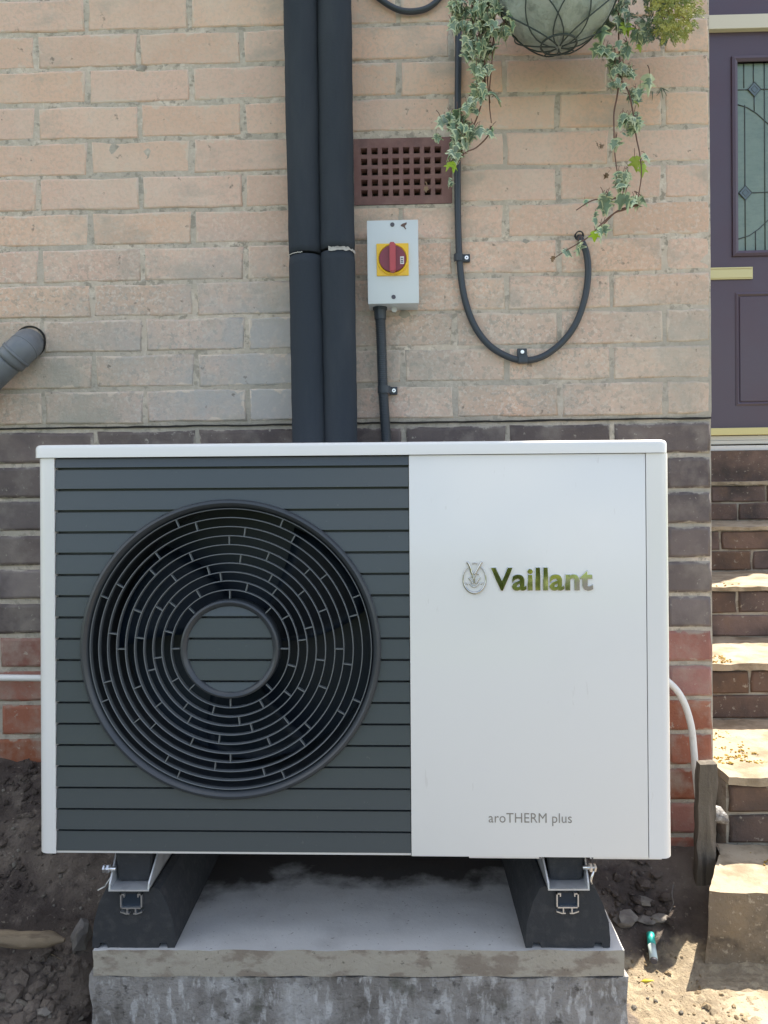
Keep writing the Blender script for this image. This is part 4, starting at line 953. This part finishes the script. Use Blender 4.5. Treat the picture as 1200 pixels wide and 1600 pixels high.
# lighter
la, lb = on_ground(1016, 1472), on_ground(1022, 1513)
g1 = gz(la.x, la.y); g2 = gz(lb.x, lb.y); la.z = g1+.016; lb.z = g2+.014
lt = empty('lighter', (la+lb)/2-Vector((0, 0, .01)), 'teal and pale disposable lighter lying on the sunlit soil', 'lighter')
mid = la.lerp(lb, .45); m2 = la.lerp(lb, .52); en = la.lerp(lb, .93)
bm = BM(); tube(bm, [la, la.lerp(lb, .04), mid], [.006, .0088, .0088], 14); part('teal_end', bm, 'teal', lt)
bm = BM(); tube(bm, [mid, en], .0086, 14); part('pale_body', bm, 'pale', lt)
bm = BM(); tube(bm, [en, lb], [.0080, .0070], 12); part('black_cap', bm, 'ink', lt)
q = on_ground(1012, 1537)+Vector((0, 0, .003)); bm = BM(); tube(bm, [q+Vector((-.015, .0, .001)), q+Vector((-.005, .0, .003)), q+Vector((.008, .002, .002)), q+Vector((.016, -.002, .002))], [.001, .0035, .003, .001], 8); thing('leaf', bm, 'orange', 'curled yellow leaf on the sunlit soil below the lighter', 'leaf')

# ================================================================== HANGING BASKET
YB = 1.70
bc = P(872, -38, YB); RB = P(974, -38, YB).x-bc.x
bk = empty('hanging_basket', (bc.x, YB, bc.z-RB), 'wire hanging basket with grey green liner high on the wall', 'hanging basket')
def hemi(th, ph, r): return Vector((bc.x+r*math.cos(ph)*math.cos(th), YB+r*math.cos(ph)*math.sin(th), bc.z-r*math.sin(ph)*1.08))
bm = BM(); n1, n2 = 40, 14; A = []
for j in range(n2+1):
    A.append([bm.verts.new(hemi(2*math.pi*i/n1, math.pi/2*j/n2*.999, (RB-.006)*(1+.05*noise.noise(Vector((math.cos(2*math.pi*i/n1)*3, math.sin(2*math.pi*i/n1)*3, j*.4)))))) for i in range(n1)])
for j in range(n2):
    for i in range(n1): bm.faces.new((A[j][i], A[j+1][i], A[j+1][(i+1) % n1], A[j][(i+1) % n1]))
bm.faces.new(A[n2]); bmesh.ops.recalc_face_normals(bm, faces=bm.faces[:]); part('liner', bm, 'liner', bk, smooth=True)
# crossing curved wires in a diamond net
for s in (1, -1):
    for k in range(7):
        bm = BM(); pts = [hemi(2*math.pi*k/7+s*R(80)*t/14, math.pi/2*(t/14)*.97, RB+.002) for t in range(15)]; tube(bm, pts, .0016, 6); part('net_wire', bm, 'wire', bk)
for ph in (0, 1.30):
    bm = BM(); pts = [hemi(2*math.pi*i/40, ph, RB+.002) for i in range(41)]; tube(bm, pts, .0024, 6, caps=False); part('rim_wire' if ph == 0 else 'base_wire', bm, 'wire', bk)
bm = BM()
tube(bm, [(bc.x, WY, bc.z+.42), (bc.x, YB, bc.z+.42)], .006, 8); tube(bm, [(bc.x, WY-.004, bc.z+.44), (bc.x, WY-.004, bc.z+.18)], .006, 8); tube(bm, [(bc.x, WY-.004, bc.z+.2), (bc.x, YB+.02, bc.z+.42)], .004, 8); part('wall_bracket', bm, 'wire', bk)
for k in range(3):
    bm = BM(); tube(bm, [hemi(2*math.pi*k/3+.5, 0, RB), Vector((bc.x, YB, bc.z+.41))], .0018, 6); part('chain', bm, 'wire', bk)
bm = BM(); disc = [(RB-.008)*math.cos(2*math.pi*k/24) for k in range(24)]
prism(bm, [(bc.x+(RB-.012)*math.cos(2*math.pi*k/24), YB+(RB-.012)*math.sin(2*math.pi*k/24)) for k in range(24)], bc.z-.02, bc.z-.004, 'z'); part('compost', bm, 'soil', bk)

# ================================================================== IVY
def leaf_mesh(seed, rim='leaf_rim', face='leaf', rimw=.80):
    rnd = random.Random(seed)
    half = [(0, -.55), (.16, -.62), (.42, -.52), (.62, -.30), (.36, -.10), (.74, .10), (.80, .24), (.40, .22), (.24, .40), (.10, .78), (0, 1.02)]
    half = [(x*(1+rnd.uniform(-.12, .12)), y*(1+rnd.uniform(-.1, .1))) for x, y in half]
    out = half+[(-x*rnd.uniform(.85, 1.1), y) for x, y in half[-2:0:-1]]
    bm = BM(); fold = rnd.uniform(.18, .5); droop = rnd.uniform(.1, .45); 
    def z_(x, y): return -abs(x)*fold - droop*max(0, y)**2*.5+.06*math.sin(7*x+seed)
    O = [bm.verts.new((x, y, z_(x, y))) for x, y in out]; I = [bm.verts.new((x*rimw*rnd.uniform(.86, 1.04), y*rimw*rnd.uniform(.9, 1.02)-.02, z_(x*rimw, y*rimw)+.004)) for x, y in out]
    n = len(out); c = bm.verts.new((0, -.1, .02))
    for i in range(n):
        f = bm.faces.new((O[i], O[(i+1) % n], I[(i+1) % n], I[i])); f.material_index = 1
        f = bm.faces.new((I[i], I[(i+1) % n], c)); f.material_index = 0; f.smooth = True
    tube(bm, [(0, -.5, .0), (0, -.95, -.10), (0, -1.25, -.32)], .035, 4, mi=2)
    bm.normal_update()
    return finish(bm, 'leaf', [face, rim, 'stem'])
LV = [leaf_mesh(i, rimw=[.80, .72, .84, .66, .78, .86][i]) for i in range(6)]
LW = [leaf_mesh(20+i, rimw=.5) for i in range(2)]; LG = [leaf_mesh(30+i, 'leaf_lime', 'leaf_lime') for i in range(2)]; LD = [leaf_mesh(40, 'leaf_dry', 'leaf_dry')]
random.seed(77)
def ivy(name, label, stems, clusters, Y):
    top = P(*stems[0][0], Y)
    e = empty(name, top, label, 'ivy', 'variegated ivy trailing from the basket')
    for st_ in stems:
        pts = catmull([P(u, v, Y)+Vector((0, random.uniform(-.012, .012), 0)) for u, v in st_], 5)
        bm = BM(); tube(bm, pts, [.0021*(1-.5*i/len(pts)) for i in range(len(pts))], 6); part('stem', bm, 'stem', e)
    for (u, v, ru, rv, n, size, kind) in clusters:
        for _ in range(round(n*(1.55 if n > 3 else 1))):
            a, r = random.random()*6.283, math.sqrt(random.random()); q = P(u+ru*r*math.cos(a), v+rv*r*math.sin(a), Y+random.uniform(-.035, .03))
            me = random.choice({'v': LV, 'w': LW, 'g': LG, 'd': LD}[kind]); o = bpy.data.objects.new('leaf', me); C.objects.link(o); o.parent = e
            s = size/680*.5*random.uniform(.8, 1.25)*1.42
            # leaf normal roughly to the viewer, tip roughly down
            o.rotation_euler = (R(90)+random.gauss(0, .55), math.pi+random.gauss(0, .75), random.gauss(0, .6)) if False else (R(-90)+random.gauss(-.15, .5), random.gauss(0, .9), random.gauss(0, .55))
            o.rotation_mode = 'YXZ'
            o.location = q-OFF[e.name]; o.scale = (s, s, s)
# with rotation x=-90: local +y (tip) -> -z, local +z (upper face) -> +y (away); flip the faces towards the viewer
for me in LV+LW+LG+LD:
    for v in me.vertices: v.co.z = -v.co.z
ivy('ivy_plant', 'dense ivy strand hanging left of the basket over the air brick', 
    [[(778, -30), (772, 40), (768, 100), (765, 150), (767, 195)], [(766, 100), (762, 125), (766, 160)], [(755, 60), (758, 130), (750, 170), (738, 200), (728, 225), (716, 245), (708, 268)], [(768, 195), (762, 213), (745, 228), (725, 242), (712, 262)], [(735, -20), (740, 40), (742, 90)]],
    [(745, 8, 42, 16, 44, 17, 'v'), (738, 35, 34, 16, 34, 17, 'v'), (765, 50, 28, 14, 16, 18, 'v'), (790, 30, 14, 16, 8, 20, 'v'), (742, 72, 20, 18, 20, 18, 'v'), (765, 74, 22, 8, 5, 24, 'v'), (750, 105, 16, 16, 16, 18, 'v'), (767, 146, 8, 7, 2, 30, 'v'), (748, 140, 10, 14, 9, 17, 'v'), (738, 165, 10, 12, 8, 17, 'v'),
     (694, 190, 7, 5, 2, 22, 'v'), (712, 190, 12, 14, 8, 22, 'v'), (722, 208, 16, 12, 8, 20, 'v'), (742, 204, 10, 6, 4, 17, 'v'), (765, 206, 6, 6, 3, 15, 'v'), (710, 235, 13, 15, 9, 18, 'v'), (725, 228, 9, 9, 5, 18, 'v'), (706, 262, 7, 6, 2, 20, 'g'), (700, 285, 6, 6, 3, 12, 'v'), (685, 215, 4, 4, 2, 14, 'v'), (672, 290, 10, 8, 2, 10, 'd')], 1.715)
ivy('ivy_plant', 'long thin ivy strand trailing right of the basket down to cable',
    [[(968, -30), (966, 20), (970, 80), (971, 140), (975, 128)], [(969, 120), (965, 150), (960, 175), (957, 205), (961, 235), (966, 262), (967, 278)], [(972, 125), (980, 145), (988, 175), (996, 210), (1000, 240), (1000, 275), (998, 305), (998, 318)], [(998, 318), (975, 328), (960, 333), (940, 350), (920, 370), (900, 383), (880, 394), (862, 406)], [(975, 305), (950, 310), (925, 315), (902, 326)], [(1000, 320), (970, 325), (948, 345), (930, 365)]],
    [(958, 8, 24, 12, 12, 18, 'v'), (940, 38, 14, 14, 4, 30, 'v'), (975, 35, 16, 16, 8, 20, 'v'), (980, 44, 6, 4, 2, 17, 'g'), (1006, 42, 8, 10, 2, 30, 'w'), (998, 58, 10, 6, 4, 20, 'v'), (998, 76, 3, 3, 1, 16, 'g'), (940, 78, 14, 8, 4, 20, 'v'), (965, 78, 20, 10, 8, 18, 'v'), (963, 100, 8, 5, 2, 28, 'v'), (970, 112, 16, 10, 10, 18, 'v'), (990, 113, 5, 5, 2, 18, 'v'), (1011, 128, 4, 3, 1, 34, 'w'), (962, 133, 12, 8, 6, 15, 'v'), (993, 150, 9, 8, 5, 18, 'v'), (995, 160, 3, 3, 1, 15, 'g'),
     (982, 188, 18, 9, 9, 16, 'v'), (990, 195, 14, 9, 9, 15, 'w'), (984, 210, 10, 5, 3, 15, 'v'), (966, 225, 6, 5, 3, 18, 'v'), (938, 228, 8, 2, 3, 9, 'd'), (1012, 248, 6, 4, 1, 22, 'w'), (992, 254, 5, 2, 1, 22, 'g'), (1006, 265, 3, 4, 1, 20, 'g'), (945, 272, 3, 4, 2, 10, 'd'), (975, 277, 12, 7, 6, 17, 'v'), (985, 280, 9, 5, 3, 15, 'w'), (970, 292, 10, 7, 5, 20, 'v'), (945, 306, 8, 5, 3, 20, 'v'), (974, 317, 8, 5, 2, 26, 'v'), (992, 318, 6, 8, 4, 17, 'w'), (1008, 311, 3, 3, 1, 18, 'w'), (944, 322, 8, 8, 3, 24, 'v'), (918, 316, 4, 4, 1, 14, 'v'),
     (933, 340, 5, 6, 2, 16, 'v'), (930, 370, 4, 4, 1, 14, 'g'), (942, 364, 6, 7, 4, 17, 'v'), (906, 386, 5, 4, 2, 20, 'v'), (884, 392, 5, 4, 2, 19, 'v'), (865, 405, 3, 3, 2, 8, 'd')], 1.735)

# golden conifer in the basket, at its right
random.seed(3)
cf = empty('conifer_shrub', P(1050, 0, 1.70), 'golden feathery conifer foliage spilling over the basket right side', 'shrub')
cb = [BM(), BM()]
def spray(c, dirv, L_, b):
    side = dirv.cross(Vector((0, 1, 0))).normalized(); n = 9
    for i in range(n):
        t = i/n; p = c+dirv*L_*t; w_ = L_*.42*(1-t*.7)
        for s in (-1, 1):
            tip = p+(dirv*.7+side*s*.9+Vector((0, random.uniform(-.4, .4), 0))).normalized()*w_; m_ = (p+tip)/2+Vector((0, random.uniform(-.002, .002), 0)); q = (tip-p).cross(Vector((random.uniform(-.5, .5), 1, random.uniform(-.5, .5)))).normalized()*.0013
            b.faces.new([b.verts.new(v) for v in (p, m_+q, tip, m_-q)])
for _ in range(420):
    u = random.gauss(1052, 20); v = random.uniform(-60, 62)
    if (u-1052)**2/38**2+max(0, v)**2/66**2 > 1: continue
    c = P(u, v, 1.70+random.uniform(-.06, .06)); d = Vector((random.gauss((u-1045)/45, .5), random.uniform(-.6, .3), random.gauss(-.35, .5))).normalized(); spray(c, d, random.uniform(.012, .026), cb[0])
for _ in range(150):
    c = P(random.gauss(1022, 14), random.uniform(-50, 60), 1.72+random.uniform(-.04, .03)); d = Vector((random.gauss(0, .6), random.uniform(-.6, .3), random.gauss(-.5, .5))).normalized(); spray(c, d, random.uniform(.012, .024), cb[1])
part('golden_foliage', cb[0], 'conifer', cf); M['grey_green'] = mat('grey_green_foliage', (.12, .17, .11), .7); part('inner_foliage', cb[1], 'grey_green', cf)
bm = BM()
for _ in range(8): tube(bm, [P(1020, -40, 1.71), P(random.uniform(1030, 1070), random.uniform(-20, 40), 1.70)], .0014, 5)
part('twigs', bm, 'stem', cf)
bm = BM()
for a in ((1033, 137, 1036, 155), (1036, 138, 1042, 150), (1034, 138, 1026, 150), (1035, 138, 1045, 143), (1020, 143, 1019, 157)): tube(bm, [P(a[0], a[1], WY-.002), P(a[2], a[3], WY-.008)], [.0014, .0005], 5)
thing('weed_tuft', bm, 'grey_green', 'tiny green weed tuft growing from a mortar joint below conifer', 'weed')

# ================================================================== GARDEN SIDE, OPPOSITE THE WALL (lit by the sun, mirrored in the chrome letters)
random.seed(9)
bm = BM()
for _ in range(6500):
    x = random.uniform(-7, 1.6); z = random.uniform(-.05, 1.5+.15*math.sin(x*2)); y = -5.0+.35*noise.noise(Vector((x*1.3, 0, z*2)))+random.uniform(-.15, .15)
    s = random.uniform(.03, .065); n = Vector((random.gauss(0, .6), 1, random.gauss(.3, .6))).normalized(); a = n.orthogonal().normalized(); b2 = n.cross(a)
    c = Vector((x, y, z)); bm.faces.new([bm.verts.new(c+v) for v in (a*s, b2*s*.6, -a*s, -b2*s*.6)])
bx(bm, -7, 1.6, -5.7, -5.3, -.06, 1.4)
thing('hedge', bm, 'hedge', 'long clipped green hedge across the garden facing the house', 'hedge')
print('wall bricks', nb, 'step bricks', nsb, 'objects', len(bpy.data.objects))
